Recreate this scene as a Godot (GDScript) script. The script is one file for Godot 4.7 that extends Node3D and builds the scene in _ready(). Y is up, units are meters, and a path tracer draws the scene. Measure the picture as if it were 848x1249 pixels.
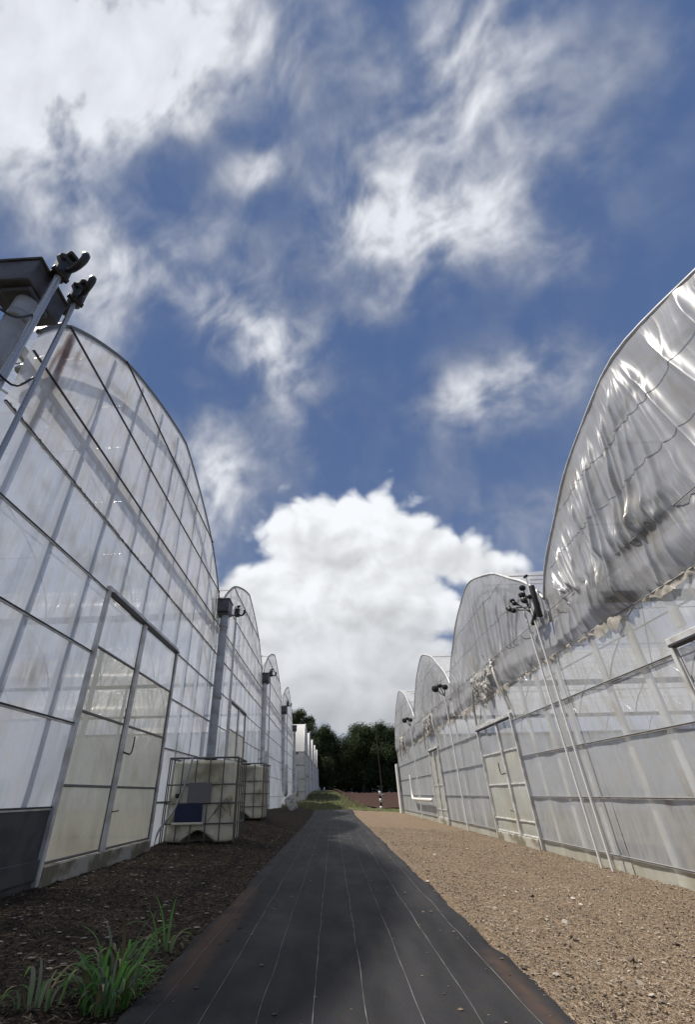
extends Node3D
# A gravel yard between two rows of film greenhouses. y up, metres, -z runs down the path.

const EYE := Vector3(0.0, 0.75, 0.0)
const LEFT_X := -2.91
const RIGHT_X := 3.77
const WISPS := [[-70.6,67.8,12.9,5.0,-110,1.90],[-54.2,75.7,9.4,4.3,-122,1.10],[-66.3,61.1,7.5,3.8,-119,1.10],[-59.2,68.7,6.9,3.3,-127,1.00],[-57.8,58.3,5.7,4.0,-129,0.75],[-48.1,57.7,4.4,3.0,-147,0.45],[-17.7,71.3,3.4,1.7,-152,1.35],[-39.6,72.1,2.7,1.2,-142,0.70],[-27.7,64.2,9.2,3.2,-174,0.50],[-37.0,58.2,5.5,2.6,-178,0.40],[-20.5,56.7,11.0,4.2,168,0.62],[-6.8,51.3,6.9,4.7,113,0.70],[-13.0,54.3,6.0,4.7,-168,0.50],[-42.6,51.5,6.0,4.4,98,1.00],[-17.4,36.4,8.0,4.4,102,1.35],[21.0,66.7,6.1,4.4,156,1.35],[32.5,61.6,7.1,3.7,152,1.20],[51.6,68.6,6.5,6.2,79,0.70],[56.4,72.6,5.6,2.9,116,0.65],[46.6,61.0,6.0,4.5,65,0.50],[34.4,71.9,5.6,4.0,158,0.45],[34.9,43.3,6.9,4.1,166,1.00],[25.0,44.6,5.2,4.0,151,0.80],[47.8,52.6,4.8,3.1,148,0.45],[69.6,60.6,6.6,2.6,104,0.42],[59.8,57.2,5.4,3.2,107,0.30],[12.3,79.5,6.7,4.7,163,0.33],[27.9,26.6,7.8,4.3,177,0.50],[17.8,57.5,6.4,2.3,180,0.50],[8.8,64.6,9.5,5.5,83,0.20],[-8.5,40.3,7.6,5.4,-176,0.25],[19.0,33.9,11.9,6.2,166,0.20]]
const HEAPS := [[-4.0,30.1,4.8,4.8,165,1.00],[1.5,30.5,4.9,4.4,178,1.00],[7.8,30.9,4.9,4.1,174,1.00],[13.3,27.5,4.7,4.0,174,1.00],[19.1,25.2,5.0,2.8,161,0.85],[24.2,22.9,4.3,2.0,163,0.60],[-8.2,21.5,6.6,4.2,-180,1.00],[2.6,21.3,12.7,6.3,178,1.10],[9.3,20.2,6.4,4.9,178,1.05],[-0.0,12.9,16.4,5.9,179,1.10],[6.9,9.8,10.7,4.1,178,1.00],[-11.9,17.3,7.0,6.2,103,0.90],[13.5,8.6,5.5,3.0,179,0.60],[22.8,9.6,8.3,3.4,176,0.35],[-15.3,10.0,14.5,5.4,-180,0.70]]
const MORE_CLOUDS := [[-110,60,14,7,20,0.9],[-150,45,16,8,0,0.8],[170,55,15,9,30,0.8],[120,50,14,8,-20,0.8],[95,35,12,6,10,0.7],[-95,30,14,6,0,0.8],[-130,20,14,5,0,0.8],[150,22,16,6,0,0.8],[200,25,12,6,0,0.7],[70,20,14,5,0,0.6],[-55,18,14,5,0,0.7],[110,78,10,6,0,0.7],[-170,80,9,6,0,0.7],[90,12,18,4,0,0.7],[-100,10,20,4,0,0.7],[180,10,20,4,0,0.7],[140,65,10,6,0,0.6],[-140,70,9,5,0,0.6]]

var mat := {}
var cache := {}
var rng := RandomNumberGenerator.new()
var nz := FastNoiseLite.new()
var nfine := FastNoiseLite.new()
var ncloud := FastNoiseLite.new()
var ncloud3 := FastNoiseLite.new()
var nwarp := FastNoiseLite.new()
var sky_rows := []
var sky_w := 2560
var wisp_data := []
var heap_data := []
var names := {}


func _ready():
	rng.seed = 20417
	setup_noise()
	setup_view()
	setup_materials()
	print("materials ", Time.get_ticks_msec())
	build_ground()
	print("ground ", Time.get_ticks_msec())
	build_trees()
	print("trees ", Time.get_ticks_msec())
	build_left_row()
	print("left ", Time.get_ticks_msec())
	build_right_row()
	print("right ", Time.get_ticks_msec())
	build_objects()
	build_litter()
	print("done ", Time.get_ticks_msec())


# ---------------------------------------------------------------- camera, sky, sun
func setup_noise():
	nz.seed = 11; nz.noise_type = FastNoiseLite.TYPE_SIMPLEX_SMOOTH; nz.frequency = 1.0; nz.fractal_type = FastNoiseLite.FRACTAL_FBM; nz.fractal_octaves = 3
	nfine.seed = 23; nfine.noise_type = FastNoiseLite.TYPE_SIMPLEX; nfine.frequency = 1.0; nfine.fractal_type = FastNoiseLite.FRACTAL_NONE
	ncloud.seed = 5; ncloud.noise_type = FastNoiseLite.TYPE_SIMPLEX_SMOOTH; ncloud.frequency = 1.0; ncloud.fractal_type = FastNoiseLite.FRACTAL_FBM; ncloud.fractal_octaves = 6; ncloud.fractal_gain = 0.52; ncloud.fractal_lacunarity = 2.1
	ncloud3.seed = 77; ncloud3.noise_type = FastNoiseLite.TYPE_SIMPLEX_SMOOTH; ncloud3.frequency = 1.0; ncloud3.fractal_type = FastNoiseLite.FRACTAL_FBM; ncloud3.fractal_octaves = 6; ncloud3.fractal_gain = 0.5
	nwarp.seed = 41; nwarp.noise_type = FastNoiseLite.TYPE_SIMPLEX_SMOOTH; nwarp.frequency = 1.0; nwarp.fractal_type = FastNoiseLite.FRACTAL_FBM; nwarp.fractal_octaves = 2


func setup_view():
	var cam := Camera3D.new()
	cam.name = "camera"
	cam.transform = Transform3D(Basis(Vector3(0.99863, -0.01464, -0.05015), Vector3(0.03969, 0.83686, 0.54598), Vector3(0.03398, -0.54723, 0.83629)).orthonormalized(), EYE)
	cam.projection = Camera3D.PROJECTION_FRUSTUM
	cam.near = 0.05
	cam.far = 900.0
	var f := 523.84
	cam.size = 0.05 * 1249.0 / f
	cam.frustum_offset = Vector2(0.05 * 49.3 / f, 0.05 * 1.97 / f)
	add_child(cam)
	cam.current = true

	var e := Environment.new()
	e.tonemap_mode = Environment.TONE_MAPPER_LINEAR
	e.tonemap_exposure = 1.2
	e.background_mode = Environment.BG_SKY
	e.sdfgi_enabled = true
	e.ssao_enabled = true
	e.ssil_enabled = true
	var pano := PanoramaSkyMaterial.new()
	pano.panorama = ImageTexture.create_from_image(sky_image())
	var sky := Sky.new()
	sky.sky_material = pano
	e.sky = sky
	var we := WorldEnvironment.new()
	we.name = "world_environment"
	we.environment = e
	add_child(we)

	var sun := DirectionalLight3D.new()
	sun.name = "sun"
	sun.light_energy = 1.5
	sun.light_color = Color(1.0, 0.965, 0.915)
	sun.light_angular_distance = 2.0
	sun.shadow_enabled = true
	add_child(sun)
	sun.look_at_from_position(Vector3.ZERO, -towards(-80.0, 63.0), Vector3.UP)


func towards(az: float, el: float) -> Vector3:
	var a := deg_to_rad(az)
	var b := deg_to_rad(el)
	return Vector3(sin(a) * cos(b), sin(b), -cos(a) * cos(b))


func blob_table(list: Array) -> Array:
	var out := []
	for b in list:
		var c := towards(b[0], b[1])
		var az := deg_to_rad(b[0])
		var east := Vector3(cos(az), 0, sin(az))
		var up := c.cross(east)
		if up.y < 0.0:
			up = -up
		var t := deg_to_rad(b[4])
		var p: Vector3 = (east * cos(t) + up * sin(t)) / tan(deg_to_rad(b[2]))
		var q: Vector3 = (up * cos(t) - east * sin(t)) / tan(deg_to_rad(b[3]))
		out.append([c, p, q, float(b[5]), cos(deg_to_rad(minf(80.0, 3.0 * maxf(b[2], b[3]))))])
	return out


func sky_row(r: int):
	var w := sky_w
	var out := PackedFloat32Array()
	out.resize(w * 3)
	var el := PI * 0.5 - (r + 0.5) / (w / 2.0) * PI
	var ce := cos(el)
	var se := sin(el)
	for c in w:
		var az := (c + 0.5) / w * TAU
		var d := Vector3(sin(az) * ce, se, -cos(az) * ce)
		# clear air
		var g := pow(1.0 - se, 2.6)
		var col := Vector3(0.078, 0.139, 0.302).lerp(Vector3(0.27, 0.35, 0.52), g)
		# high broken cloud
		var a := 0.0
		for b in wisp_data:
			var cc: float = d.dot(b[0])
			if cc > b[4]:
				var s: float = d.dot(b[1]) / cc
				var t: float = d.dot(b[2]) / cc
				a += b[3] * exp(-(s * s + t * t) * 0.95)
		var w1 := nwarp.get_noise_3d(d.x * 5.0, d.y * 5.0, d.z * 5.0) * 0.025
		var w2 := nwarp.get_noise_3d(d.x * 5.0 + 7.0, d.y * 5.0, d.z * 5.0 - 3.0) * 0.025
		var q := Vector3(d.x + w1, d.y * 0.8 + w2, d.z - w1)
		var n := ncloud.get_noise_3d(q.x * 4.2, q.y * 4.2, q.z * 4.2)
		var n2 := ncloud3.get_noise_3d((q.x + q.z * 0.6) * 9.0 + 4.0, q.y * 15.0, (q.z - q.x * 0.6) * 20.0)
		var rag := ncloud.get_noise_3d(q.x * 10.0 + 20.0, q.y * 10.0, q.z * 10.0)
		var dens := a * (0.60 + 0.42 * n + 0.36 * rag + 0.24 * n2)
		var al := smoothstep(0.0, 1.15, dens)
		var veil := clampf(0.12 + 0.36 * n + 0.18 * rag, 0.02, 0.34) * smoothstep(-0.1, 0.6, a + 0.12)
		al = 1.0 - (1.0 - al) * (1.0 - veil)
		var thick := clampf(dens - 0.15, 0.0, 1.0)
		var bright := 0.44 + 0.40 * thick + 0.10 * n2 + 0.06 * rag
		col = col.lerp(Vector3(0.93, 0.96, 1.03) * bright, al * 0.96)
		# heaped cloud low in the sky
		var hsum := 0.0
		var up := 0.0
		var wsum := 0.001
		for b in heap_data:
			var cc: float = d.dot(b[0])
			if cc > b[4]:
				var s: float = d.dot(b[1]) / cc
				var t: float = d.dot(b[2]) / cc
				var rr := s * s + t * t
				if rr < 5.0:
					var v: float = b[3] * exp(-rr * 0.9)
					hsum = maxf(hsum, v) + minf(hsum, v) * 0.22
					up += v * clampf(t * signf(b[2].y), -1.2, 1.2)
					wsum += v
		if hsum > 0.02:
			var h := hsum + heap_relief(d)
			var ha := smoothstep(0.30, 0.66, h)
			# lit from above and from the left, as a rounded heap is
			var e := Vector3(d.x - 0.022, d.y + 0.030, d.z).normalized()
			var relief := heap_relief(d) - heap_relief(e)
			var big := nwarp.get_noise_3d(d.x * 5.0 + 3.0, d.y * 7.0, d.z * 5.0)
			var low := smoothstep(0.06, 0.42, se)
			var lit := clampf(0.70 + 0.42 * up / wsum + 0.75 * relief + 0.34 * big, 0.0, 1.0)
			var hb := lerpf(0.42, 0.97, lit * (0.55 + 0.45 * low))
			var hc := Vector3(0.955, 0.98, 1.015) * hb
			hc = hc.lerp(Vector3(0.47, 0.52, 0.59), (1.0 - low) * 0.32)
			col = col.lerp(hc, ha)
		out[c * 3] = maxf(col.x * 0.84, 0.0)
		out[c * 3 + 1] = maxf(col.y * 0.84, 0.0)
		out[c * 3 + 2] = maxf(col.z * 0.84, 0.0)
	sky_rows[r] = out


func heap_relief(d: Vector3) -> float:
	# rounded billows with creases between them
	var w := 0.03 * nwarp.get_noise_3d(d.x * 9.0, d.y * 9.0, d.z * 9.0)
	var b := absf(nfine.get_noise_3d(d.x * 7.5 + w * 8.0, d.y * 10.0, d.z * 7.5)) * 0.62
	b += absf(nfine.get_noise_3d(d.x * 17.0, d.y * 21.0 + w * 16.0, d.z * 17.0)) * 0.26
	b += absf(nfine.get_noise_3d(d.x * 38.0 + w * 30.0, d.y * 44.0, d.z * 38.0)) * 0.08
	b += 0.03 * ncloud3.get_noise_3d(d.x * 60.0, d.y * 60.0, d.z * 60.0)
	return 0.52 * (b - 0.26)


func sky_image() -> Image:
	wisp_data = blob_table(WISPS + MORE_CLOUDS)
	heap_data = blob_table(HEAPS + [[60, 14, 18, 6, 0, 0.9], [95, 16, 14, 6, 0, 0.9], [-60, 14, 16, 6, 0, 0.9], [-100, 17, 16, 7, 0, 0.9], [180, 16, 18, 7, 0, 0.9], [140, 14, 16, 6, 0, 0.9], [-140, 15, 16, 6, 0, 0.9]])
	var h := sky_w / 2
	sky_rows.resize(h)
	var upper := h / 2 + 2
	var id := WorkerThreadPool.add_group_task(sky_row, upper, -1, true)
	WorkerThreadPool.wait_for_group_task_completion(id)
	var all := PackedFloat32Array()
	for r in upper:
		all.append_array(sky_rows[r])
	var low := PackedFloat32Array()
	low.resize(sky_w * 3)
	for c in sky_w:
		low[c * 3] = 0.20; low[c * 3 + 1] = 0.18; low[c * 3 + 2] = 0.15
	for r in range(upper, h):
		all.append_array(low)
	print("sky ", Time.get_ticks_msec())
	return Image.create_from_data(sky_w, h, false, Image.FORMAT_RGBF, all.to_byte_array())


# ---------------------------------------------------------------- naming and nodes
func numbered(called: String, parent: Node) -> String:
	var key := str(parent.get_instance_id()) + called
	var k: int = names.get(key, 0)
	names[key] = k + 1
	return called if k == 0 else "%s_%03d" % [called, k]


func thing(called: String, label: String, category: String, at := Vector3.ZERO, group := "", turn := 0.0) -> Node3D:
	var o := Node3D.new()
	o.name = numbered(called, self)
	o.set_meta("label", label)
	o.set_meta("category", category)
	if group != "":
		o.set_meta("group", group)
	add_child(o)
	o.position = at
	o.rotation.y = turn
	return o


func part(parent: Node3D, called: String, mesh: Mesh, m: Material, at := Vector3.ZERO, basis_ := Basis.IDENTITY) -> MeshInstance3D:
	var o := MeshInstance3D.new()
	o.name = numbered(called, parent)
	o.mesh = mesh
	o.material_override = m
	parent.add_child(o)
	o.transform = Transform3D(basis_, at)
	return o


func structure(called: String, mesh: Mesh, m: Material) -> MeshInstance3D:
	var o := part(self, called, mesh, m)
	o.set_meta("kind", "structure")
	return o


# ---------------------------------------------------------------- meshes
func smooth01(a: float, b: float, x: float) -> float:
	return smoothstep(a, b, x)


func grid(nu: int, nv: int, pos: Callable, uv: Callable, tint = null) -> ArrayMesh:
	var P := PackedVector3Array()
	var U := PackedVector2Array()
	var C := PackedColorArray()
	var w := nu + 1
	for j in nv + 1:
		for i in w:
			var p: Vector3 = pos.call(float(i) / nu, float(j) / nv)
			P.append(p)
			U.append(uv.call(p))
			if tint != null:
				C.append(tint.call(p))
	return grid_mesh(nu, nv, P, U, C)


func grid_mesh(nu: int, nv: int, P: PackedVector3Array, U: PackedVector2Array, C: PackedColorArray) -> ArrayMesh:
	var w := nu + 1
	var N := PackedVector3Array()
	N.resize(P.size())
	for j in nv + 1:
		for i in w:
			var k := j * w + i
			var du := P[k + (1 if i < nu else 0)] - P[k - (1 if i > 0 else 0)]
			var dv := P[k + (w if j < nv else 0)] - P[k - (w if j > 0 else 0)]
			var n := dv.cross(du)
			N[k] = n.normalized() if n.length_squared() > 1e-16 else Vector3.UP
	var I := PackedInt32Array()
	for j in nv:
		for i in nu:
			var k := j * w + i
			I.append_array(PackedInt32Array([k, k + 1, k + w, k + 1, k + w + 1, k + w]))
	var arr := []
	arr.resize(Mesh.ARRAY_MAX)
	arr[Mesh.ARRAY_VERTEX] = P
	arr[Mesh.ARRAY_NORMAL] = N
	arr[Mesh.ARRAY_TEX_UV] = U
	if C.size() > 0:
		arr[Mesh.ARRAY_COLOR] = C
	arr[Mesh.ARRAY_INDEX] = I
	var m := ArrayMesh.new()
	m.add_surface_from_arrays(Mesh.PRIMITIVE_TRIANGLES, arr)
	return m


func box(size: Vector3, bevel := 0.006) -> ArrayMesh:
	# a box with chamfered edges, shared between pieces of one size
	var key := "b%.3f_%.3f_%.3f_%.4f" % [size.x, size.y, size.z, bevel]
	if cache.has(key):
		return cache[key]
	var h := size * 0.5
	var b := minf(bevel, 0.45 * minf(size.x, minf(size.y, size.z)))
	var st := SurfaceTool.new()
	st.begin(Mesh.PRIMITIVE_TRIANGLES)
	st.set_smooth_group(-1)
	var ax := [Vector3.RIGHT, Vector3.UP, Vector3.BACK]
	var v := func(sx: int, sy: int, sz: int, face: int) -> Vector3:
		var q := Vector3(sx * h.x, sy * h.y, sz * h.z)
		for k in 3:
			if k != face:
				q[k] -= b * signf(q[k])
		return q
	var quad := func(a: Vector3, bb: Vector3, c: Vector3, d: Vector3, n: Vector3):
		if (bb - a).cross(c - a).dot(n) > 0.0:
			var t := bb
			bb = d
			d = t
		for p in [a, bb, c, a, c, d]:
			st.add_vertex(p)
	for f in 3:
		for s in [-1, 1]:
			var q := []
			for e in [[-1, -1], [1, -1], [1, 1], [-1, 1]]:
				var sg := [0, 0, 0]
				sg[f] = s
				sg[(f + 1) % 3] = e[0]
				sg[(f + 2) % 3] = e[1]
				q.append(v.call(sg[0], sg[1], sg[2], f))
			quad.call(q[0], q[1], q[2], q[3], ax[f] * s)
	for f in 3:
		var g := (f + 1) % 3
		var k := (f + 2) % 3
		for s in [-1, 1]:
			for t in [-1, 1]:
				var q := []
				for e in [-1, 1]:
					var sg := [0, 0, 0]
					sg[f] = s; sg[g] = t; sg[k] = e
					q.append(v.call(sg[0], sg[1], sg[2], f))
					q.append(v.call(sg[0], sg[1], sg[2], g))
				quad.call(q[0], q[1], q[3], q[2], ax[f] * s + ax[g] * t)
	for sx in [-1, 1]:
		for sy in [-1, 1]:
			for sz in [-1, 1]:
				var a: Vector3 = v.call(sx, sy, sz, 0)
				var bb: Vector3 = v.call(sx, sy, sz, 1)
				var c: Vector3 = v.call(sx, sy, sz, 2)
				var n := Vector3(sx, sy, sz)
				var tri := [a, bb, c] if (bb - a).cross(c - a).dot(n) < 0.0 else [a, c, bb]
				for p in tri:
					st.add_vertex(p)
	st.generate_normals()
	var m := st.commit()
	cache[key] = m
	return m


func tube(pts: PackedVector3Array, r: float, sides := 8, r_end := -1.0) -> ArrayMesh:
	var n := pts.size()
	if r_end < 0.0:
		r_end = r
	var P := PackedVector3Array()
	var U := PackedVector2Array()
	var up := Vector3.UP
	var along := 0.0
	for i in n:
		var t := (pts[mini(i + 1, n - 1)] - pts[maxi(i - 1, 0)]).normalized()
		if absf(t.dot(up)) > 0.95:
			up = Vector3.RIGHT if absf(t.x) < 0.8 else Vector3.BACK
		var s := t.cross(up).normalized()
		up = s.cross(t).normalized()
		if i > 0:
			along += pts[i].distance_to(pts[i - 1])
		var rr := lerpf(r, r_end, float(i) / maxf(1.0, n - 1))
		for ring in ([0, 1] if i == 0 else ([1, 0] if i == n - 1 else [1])):
			for k in sides + 1:
				var a := TAU * k / sides
				P.append(pts[i] + (s * cos(a) + up * sin(a)) * rr * (1.0 if ring == 1 else 0.02))
				U.append(Vector2(float(k) / sides * rr * 6.3, along))
	return grid_mesh(sides, n + 1, P, U, PackedColorArray())


func rod(a: Vector3, b: Vector3, r: float, sides := 8) -> ArrayMesh:
	return tube(PackedVector3Array([a, a.lerp(b, 0.5), b]), r, sides)


func curve_points(ctrl: Array, steps: int) -> PackedVector3Array:
	var c := Curve3D.new()
	for i in ctrl.size():
		var prev: Vector3 = ctrl[maxi(i - 1, 0)]
		var next: Vector3 = ctrl[mini(i + 1, ctrl.size() - 1)]
		c.add_point(ctrl[i], (prev - next) * 0.17, (next - prev) * 0.17)
	var out := PackedVector3Array()
	for k in steps + 1:
		out.append(c.sample_baked(c.get_baked_length() * k / steps, true))
	return out


# ---------------------------------------------------------------- materials
func plain(color: Color, rough := 0.7, metal := 0.0) -> StandardMaterial3D:
	# colour given as a linear base colour
	var m := StandardMaterial3D.new()
	m.albedo_color = color.linear_to_srgb()
	m.roughness = rough
	m.metallic = metal
	return m


func noise_tex(freq: float, oct: int, stops: Array, sd: int, size := 512, stretch := 1.0, normal := false) -> NoiseTexture2D:
	var n := FastNoiseLite.new()
	n.seed = sd
	n.noise_type = FastNoiseLite.TYPE_SIMPLEX_SMOOTH
	n.frequency = freq
	n.fractal_octaves = oct
	n.fractal_type = FastNoiseLite.FRACTAL_FBM
	var t := NoiseTexture2D.new()
	t.width = size
	t.height = int(size * stretch)
	t.seamless = true
	t.noise = n
	t.as_normal_map = normal
	if normal:
		t.bump_strength = 6.0
	if stops.size() > 0:
		var g := Gradient.new()
		var off := PackedFloat32Array()
		var cs := PackedColorArray()
		for s in stops:
			off.append(s[0])
			cs.append(Color(s[1].linear_to_srgb(), s[1].a))
		g.offsets = off
		g.colors = cs
		t.color_ramp = g
	return t


func film_texture(sd: int, clean: Color, dirt: Color, a_low: float, a_high: float, dirtiness: float) -> ImageTexture:
	# polythene: vertical run-off streaks, blotches of algae and dust; alpha is how milky the film is
	var n := FastNoiseLite.new()
	n.seed = sd
	n.noise_type = FastNoiseLite.TYPE_SIMPLEX_SMOOTH
	n.frequency = 1.0
	n.fractal_octaves = 3
	var s := 384
	var im := Image.create(s, s, false, Image.FORMAT_RGBA8)
	for y in s:
		for x in s:
			var u := float(x) / s
			var v := float(y) / s
			# wrap by blending on a torus
			var cx := cos(u * TAU) * 2.6
			var sx := sin(u * TAU) * 2.6
			var cy := cos(v * TAU)
			var sy := sin(v * TAU)
			var streak := n.get_noise_3d(cx * 3.0, sx * 3.0, cy * 0.5 + sy * 0.23)
			var blotch := n.get_noise_3d(cx * 0.8 + cy * 1.6, sx * 0.8 + sy * 1.6, cy * 0.8 - sy * 0.5 + 7.0)
			var fine := n.get_noise_3d(cx * 9.0, sx * 9.0, cy * 4.0 + sy * 3.0)
			var d := clampf(dirtiness * (0.35 + 0.9 * streak + 0.8 * blotch + 0.25 * fine), 0.0, 1.0)
			var c := clean.lerp(dirt, d).linear_to_srgb()
			c.a = clampf(lerpf(a_low, a_high, clampf(0.45 + 0.55 * blotch + 0.5 * streak + 0.2 * fine, 0.0, 1.0)) + 0.22 * d, 0.0, 1.0)
			im.set_pixel(x, y, c)
	return ImageTexture.create_from_image(im)


func film(tex: Texture2D, rough: float, back: float, scale: float, metal := 0.0) -> StandardMaterial3D:
	var m := StandardMaterial3D.new()
	m.albedo_texture = tex
	m.transparency = BaseMaterial3D.TRANSPARENCY_ALPHA
	m.cull_mode = BaseMaterial3D.CULL_DISABLED
	m.roughness = rough
	m.metallic = metal
	m.backlight_enabled = true
	m.backlight = Color(back, back, back)
	m.uv1_scale = Vector3(scale, scale, 1)
	m.vertex_color_use_as_albedo = true
	return m


func setup_materials():
	var tl := film_texture(3, Color(0.73, 0.81, 0.95), Color(0.56, 0.54, 0.49), 0.70, 0.92, 0.35)
	var tl2 := film_texture(8, Color(0.77, 0.82, 0.91), Color(0.56, 0.53, 0.46), 0.68, 0.92, 0.55)
	var tr := film_texture(5, Color(0.60, 0.64, 0.69), Color(0.46, 0.45, 0.40), 0.52, 0.74, 0.65)
	var tr2 := film_texture(6, Color(0.43, 0.44, 0.46), Color(0.34, 0.325, 0.28), 0.82, 0.94, 0.3)
	mat.film_left = film(tl, 0.22, 1.0, 0.31)
	mat.film_left_gable = film(tl2, 0.25, 1.0, 0.27)
	mat.film_right = film(tr, 0.3, 0.8, 0.33)
	mat.film_right_gable = film(tr2, 0.38, 0.6, 0.36, 0.25)
	mat.film_roof = film(film_texture(21, Color(0.84, 0.85, 0.86), Color(0.56, 0.52, 0.45), 0.24, 0.42, 0.35), 0.28, 1.0, 0.12)
	mat.film_back = film(film_texture(22, Color(0.62, 0.64, 0.66), Color(0.44, 0.43, 0.38), 0.80, 0.95, 0.5), 0.35, 0.6, 0.12)
	var td := film_texture(14, Color(0.70, 0.72, 0.66), Color(0.48, 0.48, 0.38), 0.60, 0.80, 0.5)
	mat.film_door = film(td, 0.35, 0.8, 0.4)
	mat.film_torn = film(film_texture(15, Color(0.66, 0.64, 0.60), Color(0.36, 0.31, 0.25), 0.45, 0.75, 0.8), 0.4, 1.0, 0.9)
	mat.film_white = film(film_texture(16, Color(0.78, 0.78, 0.77), Color(0.48, 0.45, 0.38), 0.9, 1.0, 0.4), 0.35, 0.7, 0.2)

	mat.hem = film(film_texture(17, Color(0.64, 0.61, 0.54), Color(0.36, 0.32, 0.25), 0.70, 0.92, 0.7), 0.42, 0.8, 1.2)
	mat.film_crumpled = film(film_texture(18, Color(0.55, 0.55, 0.53), Color(0.26, 0.25, 0.21), 0.85, 0.98, 0.8), 0.34, 0.7, 0.7, 0.08)
	mat.steel = plain(Color(0.44, 0.46, 0.48), 0.42, 0.55)
	mat.steel.roughness_texture = noise_tex(0.02, 3, [], 4, 256)
	mat.steel.uv1_triplanar = true
	mat.alu = plain(Color(0.62, 0.63, 0.64), 0.42, 0.1)
	mat.alu.albedo_texture = noise_tex(0.015, 4, [[0.2, Color(0.72, 0.70, 0.66)], [0.6, Color(1, 1, 1)]], 44, 256)
	mat.alu.uv1_triplanar = true
	mat.alu.uv1_scale = Vector3(0.9, 0.9, 0.9)
	mat.channel = plain(Color(0.06, 0.06, 0.066), 0.5, 0.3)
	mat.wire = plain(Color(0.22, 0.22, 0.22), 0.6)
	mat.channel_light = plain(Color(0.16, 0.16, 0.16), 0.5, 0.3)
	mat.white_pipe = plain(Color(0.72, 0.72, 0.70), 0.38)
	mat.pvc = plain(Color(0.36, 0.39, 0.43), 0.42)
	mat.pvc.albedo_texture = noise_tex(0.01, 4, [[0.3, Color(0.75, 0.73, 0.70)], [0.55, Color(1, 1, 1)]], 45, 256)
	mat.pvc.uv1_triplanar = true
	mat.gutter = plain(Color(0.085, 0.09, 0.105), 0.5, 0.2)
	mat.gutter.albedo_texture = noise_tex(0.01, 4, [[0.3, Color(0.6, 0.56, 0.5)], [0.6, Color(1, 1, 1)]], 46, 256)
	mat.gutter.uv1_triplanar = true
	mat.black = plain(Color(0.012, 0.012, 0.013), 0.45)
	mat.cable = plain(Color(0.015, 0.015, 0.016), 0.6)
	mat.skirt = plain(Color(0.075, 0.078, 0.088), 0.65)
	mat.skirt.albedo_texture = noise_tex(0.012, 4, [[0.3, Color(0.7, 0.68, 0.64)], [0.6, Color(1, 1, 1)]], 47, 256)
	mat.skirt.uv1_triplanar = true
	mat.board = plain(Color(0.40, 0.39, 0.35), 0.85)
	mat.board.albedo_texture = noise_tex(0.012, 5, [[0.25, Color(0.45, 0.42, 0.33)], [0.55, Color(1, 1, 1)]], 48, 256)
	mat.board.uv1_triplanar = true
	mat.board.uv1_scale = Vector3(0.8, 0.8, 0.8)
	mat.soil = ground_mat([[0.15, Color(0.016, 0.012, 0.009)], [0.45, Color(0.038, 0.030, 0.022)], [0.62, Color(0.075, 0.058, 0.042)], [0.85, Color(0.13, 0.102, 0.072)]], 31, 0.9)
	mat.gravel = ground_mat([[0.15, Color(0.12, 0.086, 0.058)], [0.45, Color(0.225, 0.172, 0.120)], [0.62, Color(0.295, 0.23, 0.168)], [0.85, Color(0.39, 0.32, 0.245)]], 32, 1.1)
	mat.earth = ground_mat([[0.2, Color(0.05, 0.045, 0.03)], [0.6, Color(0.10, 0.09, 0.06)], [0.85, Color(0.14, 0.12, 0.08)]], 33, 0.2)
	mat.red_soil = ground_mat([[0.2, Color(0.034, 0.019, 0.015)], [0.6, Color(0.062, 0.035, 0.028)], [0.85, Color(0.09, 0.055, 0.043)]], 34, 0.15)
	mat.grass_ground = ground_mat([[0.2, Color(0.05, 0.06, 0.025)], [0.6, Color(0.09, 0.10, 0.04)], [0.85, Color(0.16, 0.15, 0.08)]], 35, 0.3)
	mat.weed_mat = plain(Color(1, 1, 1), 0.68)
	mat.weed_mat.metallic_specular = 0.28
	mat.weed_mat.vertex_color_use_as_albedo = true
	mat.weed_mat.heightmap_enabled = true
	mat.weed_mat.heightmap_texture = weave_texture()
	mat.weed_mat.heightmap_scale = 0.12
	mat.weed_mat.uv1_scale = Vector3(9, 9, 1)
	mat.thread = plain(Color(0.17, 0.17, 0.17), 0.7)
	mat.chip = plain(Color(1, 1, 1), 0.85)
	mat.chip.vertex_color_use_as_albedo = true
	mat.leaf = plain(Color(1, 1, 1), 0.8)
	mat.leaf.metallic_specular = 0.2
	mat.leaf.vertex_color_use_as_albedo = true
	mat.leaf.cull_mode = BaseMaterial3D.CULL_DISABLED
	mat.leaf.backlight_enabled = true
	mat.leaf.backlight = Color(0.4, 0.4, 0.4)
	mat.blade = plain(Color(0.085, 0.235, 0.03), 0.55)
	mat.blade.backlight_enabled = true
	mat.blade.backlight = Color(0.5, 0.5, 0.5)
	mat.blade_dark = plain(Color(0.05, 0.15, 0.02), 0.55)
	mat.blade_dark.backlight_enabled = true
	mat.blade_dark.backlight = Color(0.5, 0.5, 0.5)
	mat.blade.metallic_specular = 0.25
	mat.blade_dark.metallic_specular = 0.25
	mat.straw = plain(Color(0.26, 0.21, 0.12), 0.8)
	mat.bark = plain(Color(0.05, 0.042, 0.034), 0.9)
	mat.tote = plain(Color(0.74, 0.71, 0.57), 0.45)
	mat.tote.albedo_texture = noise_tex(0.008, 5, [[0.2, Color(0.45, 0.42, 0.35)], [0.5, Color(0.93, 0.93, 0.90)], [0.7, Color(1, 1, 1)]], 49, 256)
	mat.tote.uv1_triplanar = true
	mat.tote.uv1_scale = Vector3(0.7, 0.7, 0.7)
	mat.tote.subsurf_scatter_enabled = false
	mat.cage = plain(Color(0.13, 0.13, 0.13), 0.5, 0.5)
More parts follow.
